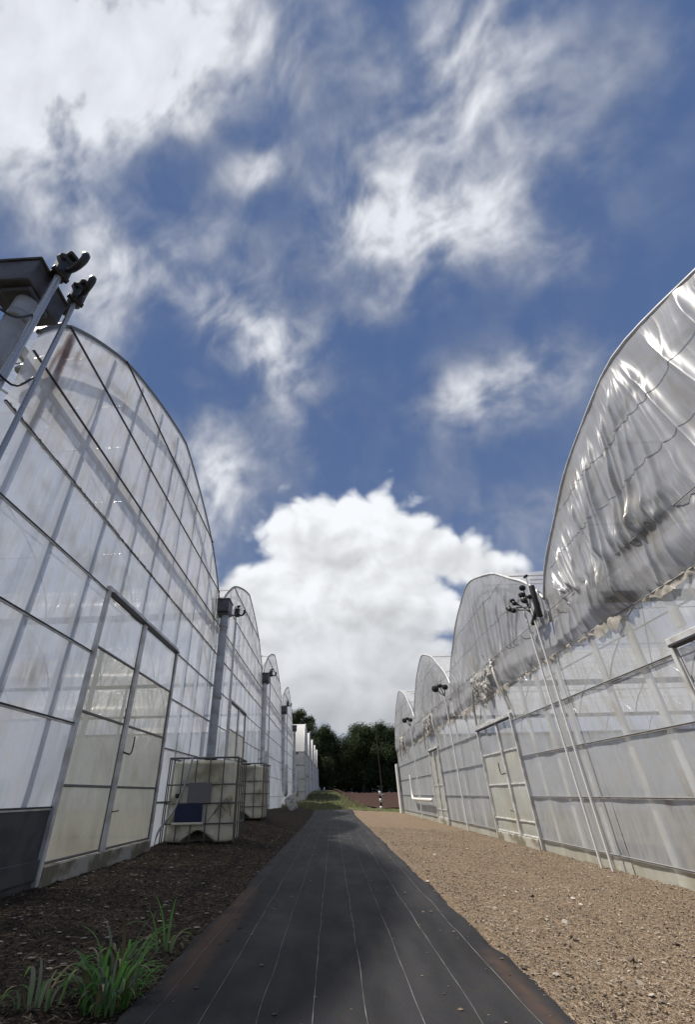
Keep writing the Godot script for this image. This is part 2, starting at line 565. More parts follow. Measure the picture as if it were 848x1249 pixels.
	mat.blue = plain(Color(0.008, 0.016, 0.06), 0.5)
	mat.grey_plate = plain(Color(0.17, 0.17, 0.18), 0.5, 0.2)
	mat.white = plain(Color(0.75, 0.75, 0.73), 0.5)
	mat.stone = plain(Color(0.42, 0.42, 0.41), 0.85)
	mat.stone.albedo_texture = noise_tex(0.03, 4, [[0.3, Color(0.55, 0.53, 0.5)], [0.6, Color(1, 1, 1)]], 50, 256)
	mat.stone.uv1_triplanar = true
	mat.teal = plain(Color(0.13, 0.24, 0.22), 0.6)
	mat.crop = plain(Color(0.06, 0.12, 0.04), 0.6)
	mat.wood = plain(Color(0.30, 0.22, 0.14), 0.8)


func ground_mat(stops: Array, sd: int, scale: float) -> StandardMaterial3D:
	var m := StandardMaterial3D.new()
	m.albedo_texture = noise_tex(0.02, 6, stops, sd, 1024)
	m.albedo_texture.noise.fractal_gain = 0.72
	m.uv1_triplanar = true
	m.uv1_world_triplanar = true
	m.uv1_scale = Vector3(scale, scale, scale)
	m.roughness = 0.95
	m.metallic_specular = 0.25
	m.heightmap_enabled = true
	m.heightmap_texture = noise_tex(0.05, 5, [], sd + 100, 1024)
	m.heightmap_scale = 2.2
	return m


func weave_texture() -> ImageTexture:
	var s := 128
	var im := Image.create(s, s, false, Image.FORMAT_R8)
	for y in s:
		for x in s:
			var a := sin(x * TAU / 8.0) * 0.5 + 0.5
			var b := sin(y * TAU / 8.0) * 0.5 + 0.5
			var k := (int(x / 8) + int(y / 8)) % 2
			im.set_pixel(x, y, Color(a if k == 0 else b, 0, 0))
	return ImageTexture.create_from_image(im)


# ---------------------------------------------------------------- ground
func lay(x: float, z: float) -> float:
	# height of the yard: level path, falling to the right row, banked up to the left row, rising to the field
	var y := 0.0
	if x > 0.9:
		y -= 0.15 * clampf((x - 0.9) / 2.87, 0.0, 1.0)
	elif x < -0.95:
		var up := lerpf(0.05, 0.12, smooth01(-7.5, -9.0, z))
		up = lerpf(up, 0.25, smooth01(-10.5, -14.0, z))
		up = lerpf(up, 0.12, smooth01(-20.0, -34.0, z))
		y += up * smooth01(-0.95, -2.0, x)
	y += 0.9 * smooth01(-34.0, -72.0, z)
	y += 0.75 * smooth01(-31.0, -47.0, z) * smooth01(2.2, 0.0, x) * smooth01(-3.5, -1.2, x) * (1.0 - 0.6 * smooth01(-50.0, -70.0, z))
	return y


func rough(x: float, z: float, amp: float) -> float:
	return lay(x, z) + amp * (nz.get_noise_2d(x * 1.7, z * 1.7) + 0.45 * nz.get_noise_2d(x * 6.0 + 9.0, z * 6.0))


func strip(x0: float, x1: float, z0: float, z1: float, nx: int, nzz: int, amp: float, lift: float, power := 1.0) -> ArrayMesh:
	return grid(nx, nzz,
		func(u: float, v: float):
			var x := lerpf(x0, x1, u)
			var z := lerpf(z0, z1, pow(v, power))
			return Vector3(x, rough(x, z, amp) + lift, z),
		func(p: Vector3): return Vector2(p.x, p.z))


func build_ground():
	# wide ground out to the horizon
	structure("ground", grid(80, 120,
		func(u: float, v: float):
			var x := signf(u - 0.5) * pow(absf(u - 0.5) * 2.0, 2.2) * 320.0
			var z := lerpf(40.0, -420.0, v)
			return Vector3(x, lay(x, z) - 0.07, z),
		func(p: Vector3): return Vector2(p.x, p.z)), mat.earth)
	structure("gravel_yard", strip(0.7, 4.2, 4.0, -32.5, 90, 520, 0.016, -0.006, 1.5), mat.gravel)
	structure("soil_verge", strip(-3.4, -0.7, 4.0, -30.0, 80, 460, 0.022, -0.006, 1.5), mat.soil)
	structure("grass_bank", strip(-4.5, 6.5, -29.0, -46.0, 60, 60, 0.06, 0.0), mat.grass_ground)
	# bare red field past the right row
	structure("red_field", grid(50, 40,
		func(u: float, v: float):
			var z := lerpf(-35.5, -74.0, v)
			var x := lerpf(lerpf(2.6, -0.3, smooth01(0.0, 0.5, v)), 26.0, u)
			return Vector3(x, lay(x, z) + 0.05 + 0.05 * nz.get_noise_2d(x * 1.3, z * 1.3), z),
		func(p: Vector3): return Vector2(p.x, p.z)), mat.red_soil)
	# black woven weed mat of the path
	var mesh := grid(64, 620,
		func(u: float, v: float):
			var z := lerpf(2.0, -29.2, pow(v, 1.6))
			return mat_point(lerpf(-1.0, 1.0, u), z),
		func(p: Vector3): return Vector2(p.x, p.z), mat_tint)
	var path := structure("weed_mat_path", mesh, mat.weed_mat)
	# pale marker threads woven into the mat
	for k in 8:
		var u: float = -0.86 + 0.243 * k
		var pts := PackedVector3Array()
		var pts2 := PackedVector3Array()
		for i in 321:
			var z := lerpf(1.8, -28.0, pow(i / 320.0, 1.6))
			var uu: float = u + 0.005 * nfine.get_noise_2d(z * 1.2, k * 7.0)
			var w: float = 0.0017 if k % 3 != 2 else 0.0013
			w *= 0.75 + 0.5 * nfine.get_noise_2d(z * 5.0, k * 3.0 + 50.0)
			var p := mat_point(uu, z)
			pts.append(p + Vector3(-w, 0.0030, 0))
			pts2.append(p + Vector3(w, 0.0030, 0))
		var P := PackedVector3Array()
		var U := PackedVector2Array()
		for i in pts.size():
			P.append(pts[i]); P.append(pts2[i])
			U.append(Vector2(0, i)); U.append(Vector2(1, i))
		part(path, "marker_thread", grid_mesh(1, pts.size() - 1, P, U, PackedColorArray()), mat.thread)


func mat_point(u: float, z: float) -> Vector3:
	var edge := 0.035 * nz.get_noise_2d(z * 0.9, 3.0 if u > 0 else -7.0) + 0.012 * nz.get_noise_2d(z * 4.0, 9.0 if u > 0 else -3.0)
	var half := 0.885 + edge * smooth01(0.85, 1.0, absf(u)) + 0.16 * smooth01(-20.0, -29.0, z)
	var x := u * half - 0.02 * smooth01(-15.0, -29.0, z)
	var y := 0.018 + 0.009 * nz.get_noise_2d(x * 2.2, z * 0.7) + 0.004 * nz.get_noise_2d(x * 7.0, z * 2.0)
	y += 0.012 * exp(-pow((absf(u) - 0.93) / 0.03, 2.0)) * (0.5 + nz.get_noise_2d(z * 1.3, 20.0 * signf(u)))
	y -= 0.012 * smooth01(0.95, 1.0, absf(u))
	return Vector3(x, y, z)


func mat_tint(p: Vector3) -> Color:
	# black tape dulled by dust, with two smears of tracked-on brown soil
	var dust := clampf(0.30 + 0.8 * nz.get_noise_2d(p.x * 1.4 + 3.0, p.z * 0.35) + 0.4 * nz.get_noise_2d(p.x * 8.0, p.z * 1.4), 0.0, 1.0)
	var c := Color(0.019, 0.0192, 0.0215).lerp(Color(0.042, 0.042, 0.045), dust)
	var grit := nz.get_noise_2d(p.x * 22.0, p.z * 9.0)
	var soil := exp(-pow((p.x + 0.77 - 0.02 * (p.z + 4.0)) / 0.075, 2.0)) * smooth01(-5.6, -5.1, p.z) * smooth01(-2.55, -3.0, p.z)
	soil = maxf(soil, 0.42 * exp(-pow((p.x - 0.80) / 0.05, 2.0)) * smooth01(-3.6, -3.0, p.z))
	soil = clampf(soil * (1.5 + 1.1 * grit) - 0.12, 0.0, 1.0)
	c = c.lerp(Color(0.088, 0.053, 0.036), soil * 0.9)
	var spots := smooth01(0.30, 0.36, nz.get_noise_2d(p.x * 1.6 + 40.0, p.z * 0.6 + 2.0)) * smooth01(-15.0, -18.0, p.z) * 0.7
	return c.lerp(Color(0.014, 0.014, 0.015), spots)


# ---------------------------------------------------------------- trees
func tree(label: String, at: Vector3, height: float, spread: float, low: float, n: int, dark: Color, lightc: Color, group := ""):
	var t := thing("broadleaf_tree", label, "tree", at, group)
	# trunk with limbs
	var top := Vector3(rng.randf_range(-0.3, 0.3), height * 0.72, 0)
	var tr := part(t, "trunk", tube(curve_points([Vector3(0, -0.4, 0), Vector3(0.1, height * 0.3, 0.05), top], 8), height * 0.032, 8, height * 0.008), mat.bark)
	var clumps := []
	var k := 0
	while clumps.size() < 70 and k < 1500:
		k += 1
		var q := Vector3(rng.randf_range(-1, 1), rng.randf_range(-1, 1), rng.randf_range(-1, 1))
		var l := q.length()
		if l > 0.88 or l < 0.35:
			continue
		var y := lerpf(low, height, (q.y + 1.0) * 0.5)
		var c := Vector3(q.x * spread, y, q.z * spread * 0.8)
		clumps.append([c, rng.randf_range(0.22, 0.36) * spread])
		if clumps.size() % 7 == 0:
			var from := Vector3(0, height * 0.2, 0).lerp(top, rng.randf_range(0.2, 0.9))
			part(t, "limb", tube(curve_points([from, from.lerp(c, 0.5) + Vector3(0, 0.3, 0), c], 5), height * 0.011, 6, 0.02), mat.bark)
	var P := PackedVector3Array()
	var N := PackedVector3Array()
	var C := PackedColorArray()
	for i in n:
		var cl: Array = clumps[rng.randi() % clumps.size()]
		var d := Vector3(rng.randfn(), rng.randfn() * 0.75, rng.randfn()).normalized()
		var r: float = cl[1] * pow(rng.randf(), 0.35) * (1.0 + 0.35 * rng.randf())
		var p: Vector3 = cl[0] + d * r
		if p.y < low * 0.6:
			p.y = low * 0.6 + rng.randf() * 0.4
		var s := rng.randf_range(0.035, 0.08) * (0.7 + height * 0.05)
		var nrm := (d + Vector3(rng.randfn(), rng.randfn() + 0.6, rng.randfn()) * 0.6).normalized()
		var a := nrm.cross(Vector3(rng.randfn(), rng.randfn(), rng.randfn())).normalized()
		var b := nrm.cross(a)
		var col := dark.lerp(lightc, clampf(rng.randf() * 0.8 + 0.2 * rng.randfn(), 0.0, 1.0))
		var tip := a * s * 1.5
		for v in [p - tip, p + b * s * 0.7, p + tip, p - tip, p + tip, p - b * s * 0.7]:
			P.append(v); N.append(nrm); C.append(col)
	var arr := []
	arr.resize(Mesh.ARRAY_MAX)
	arr[Mesh.ARRAY_VERTEX] = P
	arr[Mesh.ARRAY_NORMAL] = N
	arr[Mesh.ARRAY_COLOR] = C
	var m := ArrayMesh.new()
	m.add_surface_from_arrays(Mesh.PRIMITIVE_TRIANGLES, arr)
	part(t, "crown", m, mat.leaf)


func build_trees():
	var d := Color(0.022, 0.034, 0.016)
	var l := Color(0.070, 0.098, 0.042)
	var g := "trees beyond the field"
	tree("large dark rounded tree in the middle past the red field", Vector3(4.6, lay(4.6, -76), -76), 9.4, 3.9, 0.9, 71400, d, l, g)
	tree("dark tree right of the large one, beside the right greenhouse end", Vector3(8.5, lay(8.5, -74), -74), 9.2, 3.1, 0.7, 51000, d, l, g)
	tree("tall dark tree rising just above the far left silver greenhouses", Vector3(-5.6, lay(-5.6, -78), -78), 12.6, 3.3, 1.0, 51000, d, l, g)
	tree("dark tree sloping down between left greenhouses and large middle tree", Vector3(-1.7, lay(-1.7, -76), -76), 9.6, 3.2, 0.6, 57800, d, l, g)
	tree("low bushy tree beside the last of the left silver greenhouses", Vector3(-1.3, lay(-1.3, -66), -66), 4.2, 1.7, 0.2, 23800, d, Color(0.05, 0.06, 0.03), g)
	tree("shadowy background tree seen through the gap right of the path end", Vector3(2.2, lay(2.2, -86), -86), 7.6, 4.2, 0.3, 40800, d, l, g)
	tree("wide dark background tree behind the right greenhouse end", Vector3(13.5, lay(13.5, -80), -80), 9.0, 4.5, 0.3, 27200, d, l, g)
	tree("background tree hidden mostly by the left silver greenhouses", Vector3(-11.5, lay(-11.5, -82), -82), 11.0, 4.5, 0.3, 9000, d, l, g)
	# rough hedge that closes the view under the crowns
	var P := PackedVector3Array()
	var N := PackedVector3Array()
	var C := PackedColorArray()
	for i in 40000:
		var x := rng.randf_range(-22.0, 30.0)
		var z := -88.0 + rng.randf_range(-2.0, 2.0)
		var hh := 3.0 + 1.2 * nz.get_noise_2d(x * 0.25, 5.0)
		var p := Vector3(x, lay(x, z) + hh * pow(rng.randf(), 0.7), z)
		var s := rng.randf_range(0.10, 0.22)
		var nrm := Vector3(rng.randfn(), rng.randfn() + 0.5, rng.randfn() + 0.6).normalized()
		var a := nrm.cross(Vector3(rng.randfn(), rng.randfn(), rng.randfn())).normalized()
		var b := nrm.cross(a)
		var col := d.lerp(l, rng.randf())
		for v in [p - a * s * 1.5, p + b * s * 0.7, p + a * s * 1.5, p - a * s * 1.5, p + a * s * 1.5, p - b * s * 0.7]:
			P.append(v); N.append(nrm); C.append(col)
	var arr := []
	arr.resize(Mesh.ARRAY_MAX)
	arr[Mesh.ARRAY_VERTEX] = P
	arr[Mesh.ARRAY_NORMAL] = N
	arr[Mesh.ARRAY_COLOR] = C
	var m := ArrayMesh.new()
	m.add_surface_from_arrays(Mesh.PRIMITIVE_TRIANGLES, arr)
	var o := part(self, "undergrowth", m, mat.leaf)
	o.set_meta("kind", "stuff")
	o.set_meta("label", "dark undergrowth under the trees at the field's far edge")
	o.set_meta("category", "undergrowth")


# ---------------------------------------------------------------- greenhouse bays
# A bay is built about its own base point: z along the path, y up, the wall in the plane x = 0, the inside towards s.
func arch_y(prof: Array, u: float) -> float:
	u = clampf(absf(u), 0.0, 1.0)
	for i in range(1, prof.size()):
		if u <= prof[i][0]:
			var k: float = (u - prof[i - 1][0]) / (prof[i][0] - prof[i - 1][0])
			return lerpf(prof[i - 1][1], prof[i][1], k)
	return prof[-1][1]


func smooth_profile(raw: Array) -> Array:
	# a fine table through the measured points of the hoop
	var c := Curve2D.new()
	for i in raw.size():
		var a: Vector2 = Vector2(raw[maxi(i - 1, 0)][0], raw[maxi(i - 1, 0)][1])
		var b: Vector2 = Vector2(raw[mini(i + 1, raw.size() - 1)][0], raw[mini(i + 1, raw.size() - 1)][1])
		c.add_point(Vector2(raw[i][0], raw[i][1]), (a - b) * 0.16, (b - a) * 0.16)
	var out := []
	for k in 41:
		var p := c.sample_baked(c.get_baked_length() * k / 40.0, true)
		out.append([p.x, p.y])
	out[0][0] = 0.0
	out[40][0] = 1.0
	return out


func hoop(prof: Array, half: float, inset: float, x: float, n := 40) -> PackedVector3Array:
	var pts := PackedVector3Array()
	for k in n + 1:
		var u := sin((float(k) / n - 0.5) * PI)
		var h := half - inset * 0.6
		pts.append(Vector3(x, arch_y(prof, u) - inset, u * h))
	return pts


func rail_span(c: Dictionary, y: float) -> float:
	# half width of the gable at that height
	if y <= c.prof[-1][1]:
		return c.half
	var lo := 0.0
	var hi := 1.0
	for k in 24:
		var m := (lo + hi) * 0.5
		if arch_y(c.prof, m) > y:
			lo = m
		else:
			hi = m
	return lo * c.half


func billow(c: Dictionary, z: float, y: float) -> float:
	# how far the film stands off its frame: slack between rails, creases, gathered folds
	var wz: float = z + c.world_z
	var slack: float = 0.018 * nz.get_noise_2d(wz * 0.8 + c.seed, y * 0.9)
	var warp := 0.10 * nz.get_noise_2d(wz * 0.5 + 3.0, y * 0.7 + c.seed)
	var f1 := 1.0 - absf(nfine.get_noise_2d((wz + warp) * c.fold_freq, y * c.fold_run + c.seed))
	var f2 := 1.0 - absf(nfine.get_noise_2d((wz + warp * 1.4) * c.fold_freq * 2.4 + 31.0, y * c.fold_run * 1.6))
	var wide := nfine.get_noise_2d((wz + warp) * c.fold_freq * 0.35 + 9.0, y * 0.2 + c.seed)
	var where: float = clampf(0.7 + 1.3 * nz.get_noise_2d(wz * 0.6 + c.seed * 3.0, y * 0.3 + 4.0), 0.08, 1.3)
	return slack + c.fold_amp * (where * (f1 * f1 + 0.25 * f2 * f2) + c.get("wide", 1.0) * wide)


func creases(c: Dictionary, n: int, from_z: float, to_z: float, sd: int) -> Array:
	# long tension folds that run down the loose film and gather at the rail
	var r := RandomNumberGenerator.new()
	r.seed = sd
	var out := []
	var mid := (from_z + to_z) * 0.5
	for k in n:
		var zt := lerpf(from_z, to_z, (k + r.randf_range(0.1, 0.9)) / n)
		var yt: float = arch_y(c.prof, zt / c.half) - r.randf_range(0.05, 0.55)
		var zb := mid + (zt - mid) * 0.82 + r.randf_range(-0.12, 0.12)
		out.append([zt, yt, zb, r.randf_range(3.15, 3.45), r.randf_range(0.018, 0.034), r.randf_range(0.026, 0.060)])
	for k in int(n * 1.1):
		var zt := lerpf(c.half * 0.95, -c.half * 0.95, (k + r.randf_range(0.1, 0.9)) / (n * 1.1))
		out.append([zt, r.randf_range(3.3, 3.75), zt + r.randf_range(-0.22, 0.1), 2.72, r.randf_range(0.02, 0.045), r.randf_range(0.025, 0.055)])
	return out


func crease_height(list: Array, z: float, y: float) -> float:
	var h := 0.0
	for k in list:
		if y > k[1] + 0.1 or y < k[3] - 0.1:
			continue
		var t: float = clampf((k[1] - y) / (k[1] - k[3]), 0.0, 1.0)
		var dz: float = z - lerpf(k[2] if t > 1.0 else k[0], k[2], t) - 0.02 * sin(t * 5.0 + k[0] * 9.0)
		if absf(dz) > 5.0 * k[4]:
			continue
		var env := smooth01(0.0, 0.25, t) * (1.0 - smooth01(0.86, 1.0, t))
		h += k[5] * env * (1.3 * exp(-sqrt(dz * dz + 0.09 * k[4] * k[4]) / k[4]) - 0.006)
	return h


func film_sheet(c: Dictionary, z0: float, z1: float, y0: float, y1: float, step: float, amp: float, out: float) -> ArrayMesh:
	var nu := maxi(2, int(absf(z1 - z0) / step))
	var nv := maxi(2, int(absf(y1 - y0) / (step * 1.8)))
	var s: float = c.s
	return grid(nu, nv,
		func(u: float, v: float):
			var z := lerpf(z0, z1, u)
			var y := lerpf(y0, y1, v)
			var pin := minf(1.0, 9.0 * minf(minf(u, 1.0 - u) * 0.7 + 0.12, minf(v, 1.0 - v)))
			return Vector3(-s * (out + amp * pin * billow(c, z, y) * 0.8), y, z),
		func(p: Vector3): return Vector2(p.z + c.world_z, -p.y),
		func(p: Vector3): return c.stain.call(p) if c.has("stain") else Color.WHITE)


func gable_sheet(c: Dictionary, y0: float, step: float) -> ArrayMesh:
	var nu := int(c.half * 2.0 / step)
	var nv := maxi(10, int(2.5 / (step * c.tall)))
	var s: float = c.s
	return grid(nu, nv,
		func(u: float, v: float):
			var z: float = lerpf(-c.half, c.half, u)
			var y := lerpf(y0, arch_y(c.prof, z / c.half) - 0.015, v)
			var lean: float = c.get("lean", 0.0) * pow(1.0 - v, 1.1) * minf(1.0, v * 9.0)
			var pin: float = clampf(6.0 * (1.0 - v) + 0.1, 0.0, 1.0) * clampf(10.0 * v + 0.15, 0.0, 1.0)
			for r in c.rails:
				pin *= 1.0 - c.get("pinned", 0.6) * exp(-pow((y - r) / 0.05, 2.0))
			return Vector3(-s * (0.012 + lean + pin * billow(c, z, y)) + s * c.bulge.call(z, y) - s * (crease_height(c.creases, z, y) if c.has("creases") else 0.0), y, z),
		func(p: Vector3): return Vector2(p.z + c.world_z, -p.y),
		func(p: Vector3): return c.stain.call(p))


func cord_lean(c: Dictionary, z: float, y: float) -> float:
	var v: float = (y - c.wall_top) / maxf(0.3, arch_y(c.prof, z / c.half) - c.wall_top)
	return c.get("lean", 0.0) * pow(clampf(1.0 - v, 0.0, 1.0), 1.1) * minf(1.0, v * 9.0)


func door(b: Node3D, c: Dictionary, z0: float, z1: float, top: float, leaves: Array, bars: Array, handle: bool):
	# z0 > z1: a framed pair of leaves, glazed with film
	var s: float = c.s
	var o := -s
	var d := part(b, "door", box(Vector3(0.06, 0.07, z0 - z1 + 0.06)), mat.alu, Vector3(o * 0.04, top + 0.035, (z0 + z1) * 0.5))
	var off := -d.position
	part(d, "header_lip", box(Vector3(0.10, 0.03, z0 - z1 - 0.05)), mat.channel, Vector3(o * 0.06, top - 0.018, (z0 + z1) * 0.5) + off)
	for z in [z0, z1]:
		part(d, "jamb", box(Vector3(0.06, top, 0.055)), mat.alu, Vector3(o * 0.045, top * 0.5, z) + off)
	part(d, "sill", box(Vector3(0.08, 0.17, z0 - z1 - 0.08)), mat.board, Vector3(o * 0.045, 0.065, (z0 + z1) * 0.5) + off)
	for i in leaves.size() - 1:
		var a: float = leaves[i] - (0.045 if i == 0 else 0.045)
		var e: float = leaves[i + 1] + 0.045
		if i > 0:
			part(d, "stile", box(Vector3(0.05, top - 0.14, 0.09)), mat.alu, Vector3(o * 0.060, (top + 0.16) * 0.5, leaves[i]) + off)
		var ys := [0.17] + bars + [top - 0.035]
		for k in ys.size() - 1:
			var m := film_sheet(c, a, e, ys[k] + 0.012, ys[k + 1] - 0.012, 0.07, 0.5, 0.028)
			part(d, "pane", m, mat.film_door if k < 3 else c.film, off)
			part(d, "pane_edge", box(Vector3(0.02, ys[k + 1] - ys[k] - 0.02, 0.018), 0.003), c.edge, Vector3(o * 0.042, (ys[k] + ys[k + 1]) * 0.5, e - 0.006) + off)
		for y in [0.17] + bars:
			part(d, "crossbar", box(Vector3(0.028, 0.026, a - e), 0.004), c.edge, Vector3(o * 0.038, y, (a + e) * 0.5) + off)
	if handle:
		var hz: float = leaves[1] - 0.02
		part(d, "handle", tube(curve_points([Vector3(o * 0.08, 1.22, hz), Vector3(o * 0.13, 1.20, hz - 0.12), Vector3(o * 0.135, 1.26, hz - 0.17), Vector3(o * 0.13, 1.42, hz - 0.19)], 10), 0.011, 6), mat.black, off)
		part(d, "latch", tube(PackedVector3Array([Vector3(o * 0.09, 0.55, hz), Vector3(o * 0.10, 0.555, hz - 0.09), Vector3(o * 0.10, 0.56, hz - 0.17)]), 0.008, 6), mat.black, off)


func bay(c: Dictionary) -> Node3D:
	var s: float = c.s
	var o := -s
	var half: float = c.half
	var eave: float = c.prof[-1][1]
	var b := thing("greenhouse", c.label, "greenhouse", Vector3(c.x, c.base, c.world_z), c.group)
	# blocks of wall between the doors
	var doors: Array = c.doors
	var cuts := [half]
	for d in doors:
		cuts.append(d[0]); cuts.append(d[1])
	cuts.append(-half)
	var spans := []
	for k in range(0, cuts.size(), 2):
		if cuts[k] - cuts[k + 1] > 0.05:
			spans.append([cuts[k], cuts[k + 1]])
	var low: Array = c.rails.filter(func(r): return r < c.wall_top + 0.01)
	var ys := [-0.25] + low
	var door_top := 0.0
	for d in doors:
		door_top = maxf(door_top, d[2])
	for sp in spans:
		for k in ys.size() - 1:
			if c.get("skirt", false) and k == 0 and sp[0] == half:
				part(b, "skirt_board", box(Vector3(0.03, ys[1] + 0.22, sp[0] - sp[1] - 0.02)), mat.skirt, Vector3(o * 0.012, (ys[1] - 0.25) * 0.5, (sp[0] + sp[1]) * 0.5))
				part(b, "skirt_lip", box(Vector3(0.05, 0.16, sp[0] - sp[1] - 0.02)), mat.skirt, Vector3(o * 0.028, 0.13, (sp[0] + sp[1]) * 0.5))
				continue
			part(b, "film_panel", film_sheet(c, sp[0], sp[1], ys[k], ys[k + 1], c.step, c.wall_amp, 0.012), c.film if k > 0 else c.film_low)
		for r in low:
			part(b, "rail", box(Vector3(0.030, c.rail_t, sp[0] - sp[1]), 0.004), c.bar, Vector3(o * 0.030, r, (sp[0] + sp[1]) * 0.5))
			if c.near:
				part(b, "rail_channel", box(Vector3(0.016, c.rail_t * 1.3, sp[0] - sp[1] - 0.01), 0.002), mat.alu, Vector3(o * 0.030, r - c.rail_t * 1.17, (sp[0] + sp[1]) * 0.5))
	# film between the door heads and the top of the wall
	for d in doors:
		var y0: float = d[2] + 0.07
		for r in low + [c.wall_top]:
			if r > y0 + 0.02:
				part(b, "film_panel", film_sheet(c, d[0], d[1], y0, r, c.step, c.wall_amp, 0.012), c.film)
				part(b, "rail", box(Vector3(0.030, c.rail_t, d[0] - d[1]), 0.004), c.bar, Vector3(o * 0.030, r, (d[0] + d[1]) * 0.5))
				y0 = r
		if d[3].size() > 0:
			door(b, c, d[0], d[1], d[2], d[3], d[4], d[5])
	# gable film and its rails
	part(b, "gable_film", gable_sheet(c, c.wall_top, c.gable_step), c.film_gable)
	for r in c.rails:
		if r > c.wall_top + 0.01:
			var w := rail_span(c, r)
			if c.has("wires"):
				if r > 3.6:
					# a thin cord lying over the folds of the film
					var pts := PackedVector3Array()
					for k in 241:
						var zz := lerpf(w - 0.02, -w + 0.02, k / 240.0)
						pts.append(Vector3(o * (0.016 + cord_lean(c, zz, r) + billow(c, zz, r) + (crease_height(c.creases, zz, r) if c.has("creases") else 0.0)) + s * c.bulge.call(zz, r), r, zz))
					part(b, "gable_rail", tube(pts, 0.0024, 5), c.gable_bar)
					continue
				# a taut wire that the folds of film partly bury
				part(b, "gable_rail", rod(Vector3(o * (0.03 + cord_lean(c, 0.5 * w, r) + c.fold_amp * 0.9), r, w - 0.02), Vector3(o * (0.03 + cord_lean(c, 0.5 * w, r) + c.fold_amp * 0.9), r, -w + 0.02), 0.003 if r > 3.6 else 0.006, 6), c.gable_bar)
				continue
			part(b, "gable_rail", box(Vector3(0.028, c.rail_t * (c.gable_rail if r > 3.6 else 1.0), w * 2.0 - 0.02), 0.003), c.gable_bar if r > 3.6 else c.bar, Vector3(o * (0.030 + c.fold_amp * c.get("proud", 0.6)), r, 0))
	# frame just inside the film
	var z: float = half - c.stud * 0.5
	while z > -half:
		var free := true
		for d in doors:
			if z < d[0] + 0.05 and z > d[1] - 0.05:
				free = false
		var yb: float = -0.2 if free else door_top + 0.15
		var yt: float = minf(arch_y(c.prof, z / half) - 0.08, c.get("stud_top", 99.0))
		part(b, "stud", box(Vector3(0.04, yt - yb, c.stud_w)), mat.white, Vector3(s * 0.035, (yt + yb) * 0.5, z))
		z -= c.stud
	part(b, "front_hoop", tube(hoop(c.prof, half, 0.0, o * 0.0), 0.030, 8), c.hoop)
	part(b, "inner_hoop", tube(hoop(c.prof, half, 0.34, s * 0.22, 28), 0.045, 8), mat.steel)
	part(b, "beam", box(Vector3(0.05, 0.14, half * 2.0 - 0.05)), mat.alu, Vector3(s * 0.12, eave - 0.25, 0))
	# roof film over hoops that run back from the path
	var depth: float = c.depth
	part(b, "roof_film", grid(30, 24,
		func(u: float, v: float):
			var a := sin((u - 0.5) * PI)
			var sag := 0.02 * sin(v * depth / 2.0 * TAU)
			return Vector3(s * v * depth, arch_y(c.prof, a) + 0.02 - sag, a * half),
		func(p: Vector3): return Vector2(p.x * 2.0, p.z * 2.0)), c.film_roof)
	var hx := 2.4
	while hx < depth:
		part(b, "roof_hoop", tube(hoop(c.prof, half, 0.03, s * hx, 20), 0.024, 6), mat.steel)
		if c.near and hx < 11.0:
			part(b, "tie_bar", rod(Vector3(s * hx, eave - 0.1, half), Vector3(s * hx, eave - 0.1, -half), 0.022, 6), mat.steel)
			for e in [-0.42, 0.42]:
				part(b, "brace", rod(Vector3(s * hx, eave - 0.1, e * half), Vector3(s * hx, arch_y(c.prof, e * 0.55) - 0.1, e * half * 0.55), 0.016, 6), mat.steel)
		hx += 2.4
	for q in [-0.7, -0.35, 0.0, 0.35, 0.7]:
		part(b, "purlin", rod(Vector3(s * 0.4, arch_y(c.prof, q) - 0.05, q * half), Vector3(s * depth, arch_y(c.prof, q) - 0.05, q * half), 0.016, 6), mat.steel)
	part(b, "back_film", grid(16, 8,
		func(u: float, v: float):
			var zz: float = lerpf(-half, half, u)
			return Vector3(s * depth, lerpf(-0.3, arch_y(c.prof, zz / half), v), zz),
		func(p: Vector3): return Vector2(p.z, -p.y)), mat.film_back)
	# gutter in the valley at the far side
	part(b, "gutter", box(Vector3(depth - 0.1, 0.12, 0.26), 0.01), mat.gutter, Vector3(s * depth * 0.5, eave - 0.02, -half))
	hx = 3.0
	while hx < depth:
		part(b, "column", box(Vector3(0.09, eave + 0.2, 0.09)), mat.steel, Vector3(s * hx, (eave - 0.3) * 0.5, -half))
		hx += 3.0
	if c.has("end_wall"):
		# film wall that closes the row
		var ez: float = c.end_wall * half
		part(b, "end_film", grid(36, 10,
			func(u: float, v: float):
				return Vector3(s * lerpf(0.02, depth, u), lerpf(-0.5, eave, v), ez + 0.02 * nz.get_noise_2d(u * 20.0, v * 4.0)),
			func(p: Vector3): return Vector2(p.x, -p.y)), mat.film_back)
	return b


func no_bulge(_z: float, _y: float) -> float:
	return 0.0


func left_stain(p: Vector3) -> Color:
	# grime collected along the hems, grainy and broken, no trace elsewhere
	var g := nz.get_noise_2d(p.z * 3.0 + 12.0, p.y * 5.0)
	var k := smooth01(0.20, 0.55, nz.get_noise_2d(p.z * 0.7, p.y * 1.1 + 3.0) + 0.25 * g)
	return Color.WHITE.lerp(Color(0.66, 0.62, 0.52, 1.25), k * 0.55)


